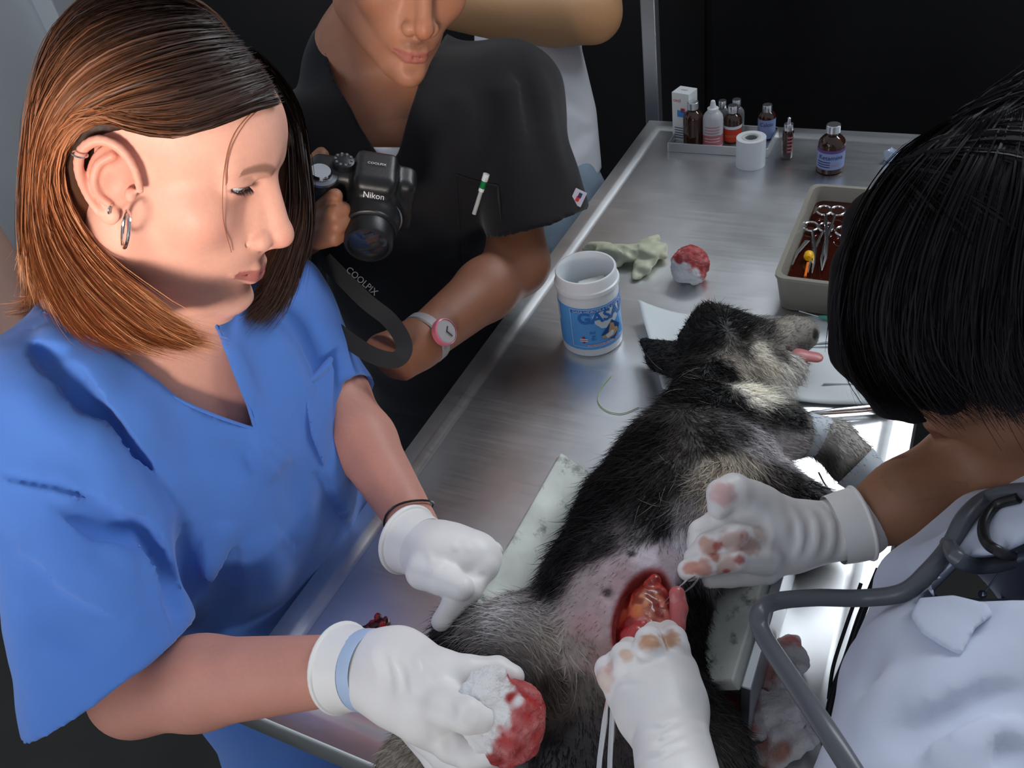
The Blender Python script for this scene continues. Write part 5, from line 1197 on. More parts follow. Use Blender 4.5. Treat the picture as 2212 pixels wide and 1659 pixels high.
s = SDF(); s.p = list(CB.p); lp = poly_px(LAP); s.add('m', lambda q, d: np.maximum(np.maximum(d - .0075, -(d + .001)), lp(q) + .001), hz, 1e3, 0)
q = CB.hit(2060, 1345); v, f = s.mesh(q - .05, q + .05, .0018, 1); mesh_obj('lapel', v, f, M_coatw, su)
# ---- stethoscope
M_tube = mat('grey_rubber', srgb(84, 86, 92), .35)
st = thing('stethoscope', W(2050, 1185, .57), 'grey rubber stethoscope looped around the neck over the white coat', 'stethoscope')
def on_coat(l): return [W(x, y, min(d, pix(CB.hit(x, y))[2] - .007)) for x, y, d in l]
MB().tube(spline(on_coat([(1960, 1860, .40), (1800, 1600, .44), (1702, 1455, .50), (1648, 1370, .54), (1640, 1325, .55), (1672, 1300, .565), (1760, 1291, .57), (1860, 1292, .565), (1950, 1280, .56), (2005, 1236, .56), (2052, 1180, .56), (2085, 1118, .565), (2135, 1076, .58), (2215, 1062, .60), (2290, 1080, .62)]), 8), .0057, 14).build('tubing', M_tube, st)
MB().tube(spline(on_coat([(2048, 1175, .56), (2068, 1206, .558), (2105, 1222, .558), (2150, 1220, .56), (2185, 1211, .562)]), 8), .0052, 14).build('ear_branch', M_tube, st)
MB().tube(spline(on_coat([(2200, 1076, .575), (2150, 1092, .575), (2125, 1130, .575), (2130, 1170, .575), (2160, 1192, .572), (2190, 1203, .57)]), 8), .0034, 10).build('inner_tube', M_black, st)
MB().tube(spline(on_coat([(2178, 1212, .562), (2200, 1207, .563), (2260, 1195, .57)]), 4), .0034, 10).build('binaural', M_chrome, st)
MB().lathe(W(1960, 1860, .40), [(.0001, 0), (.018, 0), (.022, .006), (.022, .012), (.0001, .014)], 24, axis=W(1800, 1600, .44) - W(1960, 1860, .40)).build('chest_piece', M_chrome, st)
# small jewellery
MB().tube(Wp([(2196, 1190, .60), (2160, 1235, .605), (2124, 1283, .605)]), .0006, 6).build('necklace', M_chrome, su)
MB().lathe(W(2122, 1284, .604), [(.0001, -.003), (.0026, -.0015), (.003, 0), (.0026, .0015), (.0001, .003)], 12).build('necklace_bead', M_chrome, su)
MB().lathe(W(2207, 1082, .60), [(.0001, -.006), (.005, -.003), (.006, 0), (.005, .003), (.0001, .006)], 14).build('earring', mat('pink_bead', srgb(170, 40, 80), .3), su)
def WR(px, py, d): return W(px, py, d - np.interp(px, [1500, 1880], [.080, .045]))
def WL(px, py, d): return W(px, py, d - .086)
WpR = lambda l: [WR(*p) for p in l]; WpL = lambda l: [WL(*p) for p in l]
# ---- right glove, holding tissue forceps
def WR(px, py, d): return W(px, py, d - np.interp(px, [1500, 1880], [.080, .045]))
def WL(px, py, d): return W(px, py, d - .086)
WpR = lambda l: [WR(*p) for p in l]; WpL = lambda l: [WL(*p) for p in l]
g = SDF(); aw = armS[1]
g.chain(WpR([(1852, 1132, .778), (1790, 1148, .785), (1720, 1155, .790)]), [.0285, .0255, .0265], k=0)
g.cone(WR(1720, 1155, .790), WR(1655, 1140, .790), .0265, .0270, k=.012); g.cone(WR(1690, 1185, .79), WR(1620, 1205, .795), .020, .017, k=.012)
g.cone(WR(1660, 1120, .788), WR(1620, 1090, .785), .022, .0185, k=.010)
g.chain(WpR([(1640, 1095, .785), (1585, 1062, .775), (1560, 1068, .772), (1553, 1096, .775)]), [.0185, .0145, .0122, .0095], k=.006, kk=.003)     # thumb side knuckle
g.chain(WpR([(1640, 1130, .790), (1560, 1122, .788), (1515, 1150, .792), (1498, 1190, .795)]), [.0150, .0115, .0102, .0085], k=.004, kk=.003)
g.chain(WpR([(1650, 1168, .776), (1585, 1160, .764), (1530, 1178, .768), (1500, 1205, .780)]), [.0140, .0112, .0102, .0086], k=.003, kk=.003)
g.chain(WpR([(1652, 1206, .772), (1585, 1205, .760), (1528, 1216, .764), (1487, 1232, .772)]), [.0140, .0110, .0100, .0088], k=.003, kk=.003)
g.chain(WpR([(1650, 1226, .79), (1575, 1240, .79), (1530, 1248, .79)]), [.0150, .0108, .0088], k=.006, kk=.003)
gb = SDF(); gb.p = list(g.p)
for i, x in enumerate((1838, 1820, 1802, 1786, 1768, 1750, 1734, 1718)): g.fold(gb.line([(x - 22, 1098), (x - 4, 1130), (x - 2, 1170), (x - 16, 1208)]), (.0013, -.0013)[i % 2], .0040)
for p in ([(1520, 1195), (1570, 1190), (1620, 1186)], [(1560, 1110), (1580, 1125)]): g.fold(gb.line(p), -.002, .003)
for p in ([(1550, 1160), (1600, 1160)], [(1660, 1110), (1670, 1160), (1660, 1210)]): g.fold(gb.line(p), .0012, .004)
bl = (166, 92, 58); rd = (176, 54, 44)
stR = lambda v, c: spots(v, c, gb, [(1530, 1180, .010, (196, 140, 116), .8), (1580, 1165, .012, bl, .55), (1620, 1180, .012, bl, .6), (1520, 1225, .011, (190, 120, 100), .8), (1490, 1228, .008, (206, 140, 122), .9), (1570, 1225, .012, (196, 150, 130), .7), (1600, 1210, .006, rd, .8), (1570, 1235, .004, rd, .8), (1640, 1150, .008, (200, 170, 150), .6), (1560, 1068, .013, (216, 168, 164), .8), (1550, 1180, .005, rd, .7), (1610, 1158, .006, rd, .5), (1545, 1205, .005, (160, 70, 50), .7)])
gv = glove_mesh('glove', g, [WR(1860, 1130, .78), WR(1480, 1230, .78), WR(1560, 1050, .78), WR(1700, 1200, .78)], .0016, su, stR, pad=.045)
cuff(WR(1856, 1131, .7775), WR(1790, 1148, .785) - WR(1856, 1131, .7775), .0292, gv, roll=.0016, flare=1.05)
# ---- left glove inside the incision
g = SDF()
g.chain(WpL([(1472, 1720, .60), (1450, 1600, .645), (1430, 1530, .675)]), [0.0257, 0.0248, 0.0279], k=0)
g.cone(WL(1430, 1530, .675), WL(1412, 1480, .690), .0280, .0265, k=.012); g.cone(WL(1440, 1520, .68), WL(1448, 1455, .698), .022, .019, k=.012); g.cone(WL(1395, 1520, .685), WL(1360, 1490, .695), .021, .017, k=.012)
g.chain(WpL([(1362, 1500, .690), (1322, 1462, .694), (1314, 1446, .702), (1334, 1424, .728)]), [.0125, .0100, .0092, .0078], k=.004, kk=.003)
g.chain(WpL([(1385, 1480, .688), (1358, 1436, .686), (1350, 1418, .695), (1362, 1396, .728)]), [.0130, .0104, .0096, .0080], k=.003, kk=.003)
g.chain(WpL([(1418, 1462, .688), (1402, 1404, .686), (1402, 1384, .696), (1412, 1366, .726)]), [.0130, .0104, .0095, .0080], k=.003, kk=.003)
g.chain(WpL([(1448, 1458, .694), (1458, 1402, .696), (1455, 1380, .704), (1444, 1362, .730)]), [.0125, .0100, .0090, .0078], k=.003, kk=.003)
gb = SDF(); gb.p = list(g.p)
for i, y in enumerate((1560, 1574, 1588, 1602, 1616, 1630, 1644)): g.fold(gb.line([(1350 + (y - 1560) * .35, y + 22), (1430, y + 4), (1520, y - 18)]), (.0012, -.0014)[i % 2], .0035)
for p in ([(1330, 1475), (1385, 1478)], [(1372, 1432), (1430, 1430)], [(1425, 1400), (1432, 1440)], [(1380, 1410), (1388, 1450)], [(1340, 1440), (1352, 1470)]): g.fold(gb.line(p), -.0018, .003)
stL = lambda v, c: spots(v, c, gb, [(1402, 1384, .010, (186, 120, 60), .8), (1452, 1378, .010, (176, 112, 56), .8), (1350, 1412, .007, (206, 150, 110), .6), (1304, 1470, .010, (206, 160, 140), .5), (1320, 1440, .006, (200, 140, 120), .5)])
gv = glove_mesh('glove', g, [WL(1472, 1720, .60), WL(1310, 1440, .72), WL(1460, 1370, .73), WL(1540, 1600, .64)], .0016, su, stL, pad=.04)
# ---- instruments in use
def tweezer(name, tip, back, gap, label, wid=.0042, m=M_chrome):
    d = nrm(back - tip); sd = nrm(np.cross(d, CAM - tip)); o = thing(name, tip, label, 'forceps')
    for s in (-1, 1): MB().tube([tip + sd * s * gap * .35, tip + (back - tip) * .25 + sd * s * gap * .8, tip + (back - tip) * .6 + sd * s * gap, back], [.0011, wid * .6, wid, wid * .8], 8, flat=.35, up=sd).build('arm', m, o)
    return o
ft = Dp.hit(1440, 1322) + A(0, 0, .012); tweezer('tissue_forceps', ft, W(1520, 1235, .690), .0030, 'steel tissue forceps gripped in the blood-stained glove above the wound', .0026)
ft2 = Dp.hit(1437, 1312) + A(0, 0, .014); 
c_ = Dp.hit(1314, 1500) + A(0, 0, .02); o = thing('hemostat', c_, 'shiny hemostat with blue-white shanks beside the lower left glove', 'forceps')
for q in (0, 1): MB().tube(Wp([(1312 + 10 * q, 1510, .610), (1306 + 16 * q, 1560, .600), (1296 + 22 * q, 1640, .585), (1290 + 26 * q, 1720, .57)]), [.0012, .0024, .0024, .0022], 8).build('shank', M_chrome, o)
for q in (-1, 1): MB().tube(ring_pts(W(1302 + 20 * q, 1760, .56), .0085, RM @ A(1, 0, 0), RM @ A(0, 1, 0), 1.2), .0018, 8, closed=True).build('finger_ring', M_chrome, o)
# ================================================================ man in black scrubs with a camera (behind)
RMc = np.array([[.3636, .9109, .195], [.6762, -.1141, -.7278], [-.6407, .3965, -.6575]])
u_, s_, v_ = np.linalg.svd(RMc); HM = Pose(CAM + RM @ A(-.1296, -.4937, 1.0231) + RM @ A(0, -.004, 0), RM @ (u_ @ v_) @ rot('Y', 7), .985)
mn = thing('person', A(-.46, .72, 0), 'person in black V-neck scrubs with wristwatch, holding a black camera', 'person')
skm = srgb(166, 112, 86)
fM = nrm(A(.70, -.69, 0)); lM = A(.69, .70, 0)
shLm, shRm = W(1092, 222, 1.17), A(-.52, .56, 1.10)
elLm, wrLm = W(1118, 570, 1.115), W(905, 742, .985)
nbM = HM(-.045, 0, -.155); tM = A(-.41, .70, 1.03)
Z = SDF(); face_sdf(Z, HM, male=True, lids=True)
Z.cone(HM(-.02, 0, -.06), nbM, .057, .062, k=.03)
Z.chain([nbM + A(0, 0, -.02), tM, A(-.44, .72, .60)], [.085, .115, .115], k=.05, w=fM, flat=1.25)
Z.cone(shRm, shLm, .046, .044, k=.05)
Z.chain([shLm, elLm], [.040, .037], k=.03); Z.cone(elLm, elLm + (wrLm - elLm) * .35, .038, .036, k=.02); Z.cone(elLm + (wrLm - elLm) * .35, wrLm, .037, .0265, k=.015)
# left hand, hanging relaxed behind the strap
hb = W(838, 778, .97); Z.cone(wrLm, hb, .0265, .032, k=.015, w=nrm(CAM - hb), flat=1.25)
for q, (x, y, d) in enumerate(((790, 775, .955), (788, 796, .96), (800, 815, .968), (815, 828, .975))):
    k0 = hb + (W(x, y, d) - hb) * .55; Z.chain([hb + (k0 - hb) * .5, k0, W(x - 28, y + 14 + 4 * q, d + .01)], [.012, .0098, .0082], k=.008)
Z.chain([hb, W(835, 745, .955), W(800, 742, .945)], [.016, .0115, .009], k=.008)
# right arm and the hand on the camera grip
wrRm = W(628, 505, 1.0); elRm = A(-.56, .50, .93)
Z.chain([shRm, elRm, wrRm], [.052, .040, .028], k=.03)
Z.chain([wrRm, W(655, 490, .975), W(675, 482, .960)], [.028, .029, .020], k=.015)
fing = [[(650, 420, .965), (672, 372, .965), (694, 335, .97)],                       # thumb up behind the body
        [(650, 466, .955), (688, 446, .925), (724, 424, .905)],                       # index on the shutter
        [(665, 482, .945), (722, 462, .908), (742, 452, .912)], [(665, 504, .945), (728, 488, .910), (747, 478, .915)], [(665, 524, .95), (722, 514, .918), (740, 506, .922)]]
for fi, rr_ in zip(fing, ((.0150, .0112, .0095), (.0120, .0095, .0082), (.0115, .0092, .0082), (.0112, .0090, .0080), (.0105, .0085, .0076))): Z.chain(Wp(fi), rr_, k=.004, kk=.002)
for s in (-1, 1): Z.cone(A(-.44, .72, .6) + lM * s * .08, A(-.45, .72, .05) + lM * s * .09, .08, .05, k=.04)
hz = HM(.03, 0, -.03); hnd = W(700, 450, .93)
(v1, f1), (v3, f3), (v2, f2) = body_mesh(Z, (-.68, .36, .0), (-.10, .98, 1.46), .0048, [(hz, .14, .0018), (hnd, .062, .0018)], 1)
c1 = face_col(v1, HM, skm, srgb(158, 92, 82), brow=srgb(30, 24, 22), stub=srgb(60, 46, 42)); darken_out = lambda v, c: c * (1 - .38 * sm(np.linalg.norm(v - hz, axis=1), .09, .24))[:, None]; c1 = darken_out(v1, c1); c2 = darken_out(v2, np.tile(np.array(skm), (len(v2), 1)) * (.92 + .16 * vnoise(v2, 40, 3))[:, None])  # skin gets darker with distance from the head
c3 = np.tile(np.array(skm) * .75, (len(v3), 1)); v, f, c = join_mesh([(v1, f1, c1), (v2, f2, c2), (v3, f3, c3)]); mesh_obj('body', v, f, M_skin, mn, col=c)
eyeballs(HM, mn, (.8, .1, -.55))
HV = SDF(); HV.ell(HM(-.010, 0, .040), np.array((.095, .080, .088)), HM.rows(), k=0)
HV.add('m', lambda q, d: np.maximum(d, (HM.loc(q)[..., 0] - np.where(HM.loc(q)[..., 2] > .02, -.005 + (HM.loc(q)[..., 2] - .02) * 1.3, -.02)) * .6), hz, 1e3, 0)
v, f = HV.mesh(HM(0, 0, 0) - .15, HM(0, 0, 0) + .16, .004, 1); v += vert_normals(v, f) * ((vnoise(v, 220, 3) - .5) * .006)[:, None]; mesh_obj('hair', v, f, M_bhair, mn, col=np.tile(np.array(srgb(24, 21, 21)), (len(v), 1)))
# ---- black scrub top
M_bscrub = mat('black_scrub_cloth', srgb(27, 26, 29), .9, noise=(12, .12), bump=(900, .15, (1, 1, 1), .0006), sheen=.12, spec=.15)
S = SDF(); hemM = W(1155, 462, 1.12); ax_ = nrm(hemM - shLm)
S.chain([shLm, hemM + ax_ * .05], [.068, .068], k=0); tI = 1 - .085 / (np.linalg.norm(hemM - shLm) + .05)
hn = nrm(RM @ A(.28, .90, .25)); hq = hemM + ax_ * .012; S.add('m', lambda q, d: np.maximum(d, (q - hq) @ hn), hemM, .14, 0)
S.add('m', lambda q, d: np.maximum(d, -np.maximum(np.linalg.norm(q - hemM - ((q - hemM) @ ax_)[..., None] * ax_, axis=-1) - .060, -((q - hq) @ hn + .012))), hemM, .14, 0)
S.chain([nbM + A(0, 0, -.035), tM, A(-.43, .71, .85), A(-.44, .72, .60)], [.105, .150, .150, .150], k=.05, w=fM, flat=1.22)
S.cone(shRm, shLm, .066, .066, k=.05); S.chain([shRm, A(-.55, .52, .98)], [.066, .066], k=.03)
BS = SDF(); BS.p = list(S.p)
vn = poly_px([(640, -200), (672, -20), (690, 66), (723, 164), (776, 268), (828, 350), (842, 356), (862, 325), (886, 240), (907, 170), (985, 40), (1010, -60), (1010, -200)])
S.add('m', lambda q, d: np.maximum(d, -vn(q)), nbM, .26, 0)
for p, a_, w_ in (([(960, 60), (990, 220), (1000, 380)], .006, .014), ([(1000, 80), (1050, 230), (1070, 400)], -.003, .014), ([(1040, 60), (1100, 200), (1120, 330)], .007, .014), ([(1090, 90), (1140, 230), (1160, 380)], -.003, .014), ([(1130, 90), (1185, 250), (1215, 400)], .006, .014), ([(900, 400), (960, 480), (980, 560)], .006, .018), ([(900, 250), (930, 340), (950, 420)], .004, .014)):
    S.fold(BS.line(p), a_, w_)
v, f = S.mesh((-.68, .40, .58), (-.06, 1.0, 1.34), .0042, 2); v = v + vert_normals(v, f) * ((vnoise(v, 22, 1) - .5) * .006)[:, None]
mesh_obj('scrub_top', v, f, M_bscrub, mn)
s = SDF(); s.p = list(BS.p); UN = poly_px([(795, 318), (880, 318), (862, 345), (840, 372), (815, 350)]); s.add('m', lambda q, d: np.maximum(np.maximum(d + .0055, -(d + .016)), UN(q)), nbM, 1e3, 0)
q = BS.hit(840, 340); v, f = s.mesh(q - .05, q + .05, .0028, 1); mesh_obj('undershirt', v, f, mat('white_tee', srgb(205, 205, 208), .9), mn)
for k_, p_ in enumerate(([(985, 378), (1030, 392), (1075, 402)], [(985, 378), (990, 470), (1000, 565)], [(1075, 402), (1080, 480), (1082, 558)])): MB().tube(spline(S.line(p_, off=-.0012), 5), .0014, 6).build('pocket_seam', M_bscrub, mn)
q = S.hit(1246, 425) if False else W(1249, 427, pix(BS.hit(1235, 420))[2]); ex, ey = RM @ A(.9, .42, 0), RM @ A(-.42, .9, 0)
lb = MB().box(q, (.0075, .0095, .0010), np.stack([ex, ey, np.cross(ex, ey)])).build('sleeve_label', mat('label_cloth', srgb(196, 190, 206), .8), mn, smooth=False)
nz_ = -np.cross(ex, ey); nz_ = nz_ if nz_ @ (CAM - q) > 0 else -nz_
for (a_, b_), m__ in (((.0, .002), M_redink), ((.001, -.003), M_ink)): MB().add([q + nz_ * .0014 + ex * (a_ + i * .0022) + ey * (b_ + j * .0032) for i, j in ((-1, -1), (1, -1), (1, 1), (-1, 1))], [(0, 1, 2, 3)]).build('label_print', m__, mn, smooth=False)
s = SDF(); s.chain([A(-.44, .72, .62), A(-.44, .72, .48)], [.155, .15], k=.03, w=fM, flat=1.2)
for q_ in (-1, 1): s.cone(A(-.44, .72, .52) + lM * q_ * .075, A(-.45, .72, .04) + lM * q_ * .09, .09, .07, k=.04)
v, f = s.mesh((-.68, .48, .0), (-.20, .96, .80), .008, 2); mesh_obj('trousers', v, f, M_bscrub, mn)
# ---- pen in the pocket
pa, pb_ = S.hit(1051, 376, off=-.006), S.hit(1024, 462, off=-.008); po = thing('pen', pb_, 'clear-barrelled pen with green collar clipped in the black breast pocket', 'pen')
dv_ = pb_ - pa
for (t0, t1, r_, m__, n_) in ((0, .16, .0042, M_white, 'pen_cap'), (.16, .34, .0040, mat('green_plastic', srgb(20, 120, 60), .3), 'green_collar'), (.34, .42, .0038, M_white, 'white_ring'), (.42, 1.0, .0028, mat('clear_barrel', srgb(190, 190, 192), .2), 'barrel')):
    MB().tube([pa + dv_ * t0, pa + dv_ * t1], r_, 12).build(n_, m__, po)
# ---- wristwatch
wc_ = wrLm + (elLm - wrLm) * .06; wa_ = nrm(elLm - wrLm); wt = thing('wristwatch', wc_, 'white wristwatch with pink-rimmed dial on the brown forearm', 'watch')
e1 = nrm(np.cross(wa_, CAM - wc_)); e2 = np.cross(e1, wa_)
MB().lathe(wc_ - wa_ * .007, [(.0290, 0), (.0306, .002), (.0306, .012), (.0290, .014), (.0285, .007), (.0290, 0)], 36, axis=wa_).build('strap', mat('watch_strap', srgb(140, 134, 136), .5), wt)
wd_ = nrm(W(912, 758, .94) - wc_); wd_ = nrm(wd_ - wa_ * (wd_ @ wa_)); wp_ = wc_ + wd_ * .030
MB().lathe(wp_, [(.0001, 0), (.0150, 0), (.0155, .003), (.0150, .007), (.0135, .008)], 32, axis=wd_).build('watch_case', mat('pink_case', srgb(206, 110, 130), .3), wt); case_o = [o_ for o_ in wt.children if o_.name.startswith('watch_case')][0]
MB().lathe(wp_, [(.0135, .0072), (.0001, .0074)], 32, axis=wd_).build('dial', mat('watch_dial', srgb(160, 156, 158), .25), case_o)
for a_, l_ in ((.4, .009), (2.3, .006)): d__ = e1 * math.cos(a_) + wa_ * math.sin(a_); d__ = nrm(d__ - wd_ * (d__ @ wd_)); MB().tube([wp_ + wd_ * .0082, wp_ + wd_ * .0082 + d__ * l_], .0006, 6).build('watch_hand', M_black, case_o)
# ---- camera: body facing down-right, hump, lens barrel and strap
cmx = nrm(RM @ A(.93, .10, .18)); cmy = RM @ A(.10, .80, -.55); cmy = nrm(cmy - cmx * (cmy @ cmx)); cmz = np.cross(cmx, cmy)   # right, lens direction, up
if cmz @ (CAM - W(770, 430, .94)) < 0: cmz = -cmz
CR = np.stack([cmx, cmy, cmz]); cc0 = W(782, 418, .95); C3 = lambda x, y, z: cc0 + CR.T @ A(x, y, z) * 1.0
ca = thing('camera', cc0, 'black compact superzoom camera with extended lens held by the person in black', 'camera')
M_cam = mat('camera_black', srgb(22, 22, 24), .38, bump=(900, .1)); M_camg = mat('camera_grey', srgb(120, 124, 132), .25, .4); M_lens = mat('lens_glass', (.01, .012, .016), .05, coat=1.0)
s = SDF(); s.box(C3(0, 0, 0), (.056, .018, .036), CR, .010, k=0); s.box(C3(-.044, .012, -.002), (.016, .022, .034), CR, .012, k=.008)
s.box(C3(.012, .004, .034), (.022, .024, .012), CR, .007, k=.006); s.box(C3(.012, .020, .028), (.020, .014, .014), CR, .007, k=.008); s.cone(C3(.012, .016, .0), C3(.012, .030, -.002), .034, .032, k=.006)
v, f = s.mesh(cc0 - .085, cc0 + .085, .0017, 1); mesh_obj('camera_body', v, f, M_cam, ca)
LA = cmy; lb_ = C3(.012, .028, -.004)
MB().lathe(lb_, [(.0300, 0), (.0330, .001), (.0335, .004), (.0320, .006), (.0280, .0065)], 40, axis=LA).build('lens_ring', M_camg, ca)
MB().lathe(lb_, [(.0285, .004), (.0285, .022), (.0270, .023), (.0255, .023), (.0255, .042), (.0240, .044), (.0215, .0445), (.0200, .040)], 40, axis=LA).build('lens_barrel', M_cam, ca); lens_o = [o_ for o_ in ca.children if o_.name.startswith('lens_barrel')][0]
MB().lathe(lb_, [(.0205, .040), (.0150, .0418), (.008, .0428), (.0001, .0432)], 32, axis=LA).build('front_lens', M_lens, lens_o)
MB().lathe(C3(-.044, .016, .032), [(.0120, 0), (.0120, .004), (.0105, .006), (.0001, .0065)], 28, axis=cmz).build('shutter_button', M_chrome, ca)
MB().lathe(C3(-.044, .016, .030), [(.0175, 0), (.0175, .003), (.0125, .004), (.0120, .004)], 32, axis=cmz).build('zoom_lever', M_camg, ca)
MB().lathe(C3(-.022, .0, .034), [(.0110, 0), (.0112, .008), (.0095, .009), (.0001, .009)], 24, axis=cmz).build('mode_dial', M_cam, ca); dial_o = [o_ for o_ in ca.children if o_.name.startswith('mode_dial')][0]
for i in range(10):
    a_ = 2 * math.pi * i / 10; MB().box(C3(-.022 + .0085 * math.cos(a_), .0085 * math.sin(a_), .0435), (.0012, .0012, .0005), CR).build('dial_mark', M_camg, dial_o, smooth=False)
tt_ = mat('white_print', srgb(200, 202, 206), .5); nf = nrm(cmy * .75 + cmz * .55); tyy = nrm(np.cross(nf, -cmx)); tyy = tyy if tyy @ cmz > 0 else -tyy
flat_text('brand_text', 'Nikon', .0088, C3(.012, .0335, .0305), cmx, tyy, tt_, ca, lift=.0035)
flat_text('model_text', 'COOLPIX', .0045, C3(.012, .004, .0465), cmx, -cmy, tt_, ca, lift=.0012)
# strap: hangs from the grip side, loops under the wrist
M_strap = mat('strap_black', srgb(26, 26, 28), .7)
sp1 = spline(Wp([(700, 560, .95), (740, 600, .94), (790, 650, .935), (840, 690, .935), (868, 730, .93), (872, 760, .925), (850, 778, .92), (800, 765, .92), (740, 725, .925), (690, 680, .93), (660, 640, .935)]), 6)
v = []; n_ = len(sp1)
for i, p in enumerate(sp1):
    t_ = nrm(sp1[min(i + 1, n_ - 1)] - sp1[max(i - 1, 0)]); sd = nrm(np.cross(t_, CAM - p)); v += [p - sd * .0088, p + sd * .0088, p + sd * .0088 + nrm(p - CAM) * .0016, p - sd * .0088 + nrm(p - CAM) * .0016]
f = [(4*i + a, 4*i + (a + 1) % 4, 4*(i+1) + (a + 1) % 4, 4*(i+1) + a) for i in range(n_ - 1) for a in range(4)]
MB().add(v, f).build('camera_strap', M_strap, ca); strap_o = [o_ for o_ in ca.children if o_.name.startswith('camera_strap')][0]
ta_, tb_ = W(752, 582, .936), W(812, 634, .932); ex = nrm(tb_ - ta_); ey = nrm(np.cross(CAM - ta_, ex)); flat_text('strap_text', 'COOLPIX', .0098, (ta_ + tb_) / 2 + nrm(CAM - ta_) * .002, ex, ey, mat('strap_print', srgb(104, 106, 110), .6), strap_o, lift=.001)
# ================================================================ bystanders partly in view
ot = thing('person', A(-.45, 1.25, 0), 'bystander in white T-shirt and pale jeans with raised bent arm, behind the black scrubs', 'person')
Z = SDF(); elb = W(1282, 30, 1.52); skO = srgb(176, 134, 96)
Z.chain([W(900, 5, 1.40), W(1080, 30, 1.44), W(1200, 36, 1.48), elb], [.030, .042, .050, .048], k=0); Z.chain([elb, W(1290, -120, 1.56), W(1230, -330, 1.62)], [.046, .050, .055], k=.015)
tc0, tc1 = W(1170, -250, 1.68), W(1160, 330, 1.66)
Z.chain([W(1230, -330, 1.62), tc0 + A(-.03, -.02, 0), tc1 + A(-.03, -.02, 0), tc1 + A(-.03, -.02, -.3)], [.055, .075, .075, .075], k=.02); Z.sphere(tc0 + A(0, 0, .22), .095, k=.03); Z.cone(tc0, tc0 + A(0, 0, .2), .055, .05, k=.03)
for s in (-1, 1): Z.cone(tc1 + A(0, s * .07, -.25), A(tc1[0], tc1[1] + s * .08, .05), .07, .05, k=.03)
v, f = Z.mesh((-.85, .75, .0), (-.15, 1.56, 1.95), .007, 2); mesh_obj('body', v, f, M_skin, ot, col=np.tile(np.array(skO), (len(v), 1)))
S = SDF(); S.chain([W(1150, -250, 1.66), W(1140, 120, 1.64), W(1175, 260, 1.63), W(1185, 420, 1.63)], [.105, .100, .098, .102], k=0)
SB = SDF(); SB.p = list(S.p)
for p, a_, w_ in (([(1190, 200), (1250, 230), (1275, 260)], -.008, .012), ([(1200, 260), (1255, 250)], .007, .012), ([(1215, 330), (1260, 290), (1285, 280)], -.008, .010), ([(1230, 360), (1275, 320)], .006, .010), ([(1200, 130), (1220, 200)], .005, .02)): S.fold(SB.line(p), a_, w_)
S.plane(W(1240, 385, 1.6), A(.12, -.2, -1), k=.004)
v, f = S.mesh((-.70, .9, .80), (-.12, 1.56, 1.85), .006, 2); mesh_obj('t_shirt', v, f, mat('white_tshirt', srgb(206, 206, 212), .9, bump=(300, .15)), ot)
s = SDF(); s.chain([W(1190, 420, 1.625), W(1192, 580, 1.63)], [.100, .100], k=0)
for q in (-1, 1): s.cone(tc1 + A(.02, q * .06, -.22), A(tc1[0], tc1[1] + q * .08, .03), .085, .07, k=.03)
v, f = s.mesh((-.75, .85, .0), (-.10, 1.56, 1.02), .008, 2); v += vert_normals(v, f) * ((vnoise(v, 30, 2) - .5) * .008)[:, None]; mesh_obj('jeans', v, f, mat('pale_denim', srgb(138, 156, 172), .9, noise=(30, .12), bump=(500, .3)), ot)
lf = thing('person', A(-1.55, .55, 0), 'bystander in navy at the left edge, only a bare forearm showing', 'person')
Z = SDF(); bl_ = A(-1.62, .52, 0)
Z.chain([bl_ + A(.08, -.02, 1.32), W(-110, 450, 1.40), W(-30, 575, 1.28), W(40, 680, 1.17), W(85, 750, 1.12)], [.05, .05, .046, .038, .030], k=0)
Z.chain([W(85, 750, 1.12), W(115, 810, 1.10)], [.032, .026], k=.01); Z.chain([bl_ + A(0, 0, 1.33), bl_ + A(0, 0, .9), bl_ + A(0, 0, .08)], [.10, .11, .08], k=.03); Z.cone(bl_ + A(0, 0, 1.4), bl_ + A(0, 0, 1.5), .05, .05, k=.02); Z.ell(bl_ + A(.02, 0, 1.60), (.09, .075, .11), k=.02)
v, f = Z.mesh((-1.8, .2, .0), (-.48, .80, 1.74), .008, 2); mesh_obj('body', v, f, M_skin, lf, col=np.tile(np.array(srgb(150, 116, 104)), (len(v), 1)))
s = SDF(); s.chain([bl_ + A(.06, -.02, 1.32), W(-150, 420, 1.42)], [.08, .07], k=0); s.chain([bl_ + A(0, 0, 1.28), bl_ + A(0, 0, .7), bl_ + A(0, 0, .05)], [.13, .15, .12], k=.03)
v, f = s.mesh((-1.85, .2, .0), (-.95, .85, 1.5), .010, 2); mesh_obj('navy_clothes', v, f, mat('navy_cloth', srgb(34, 44, 84), .9), lf)
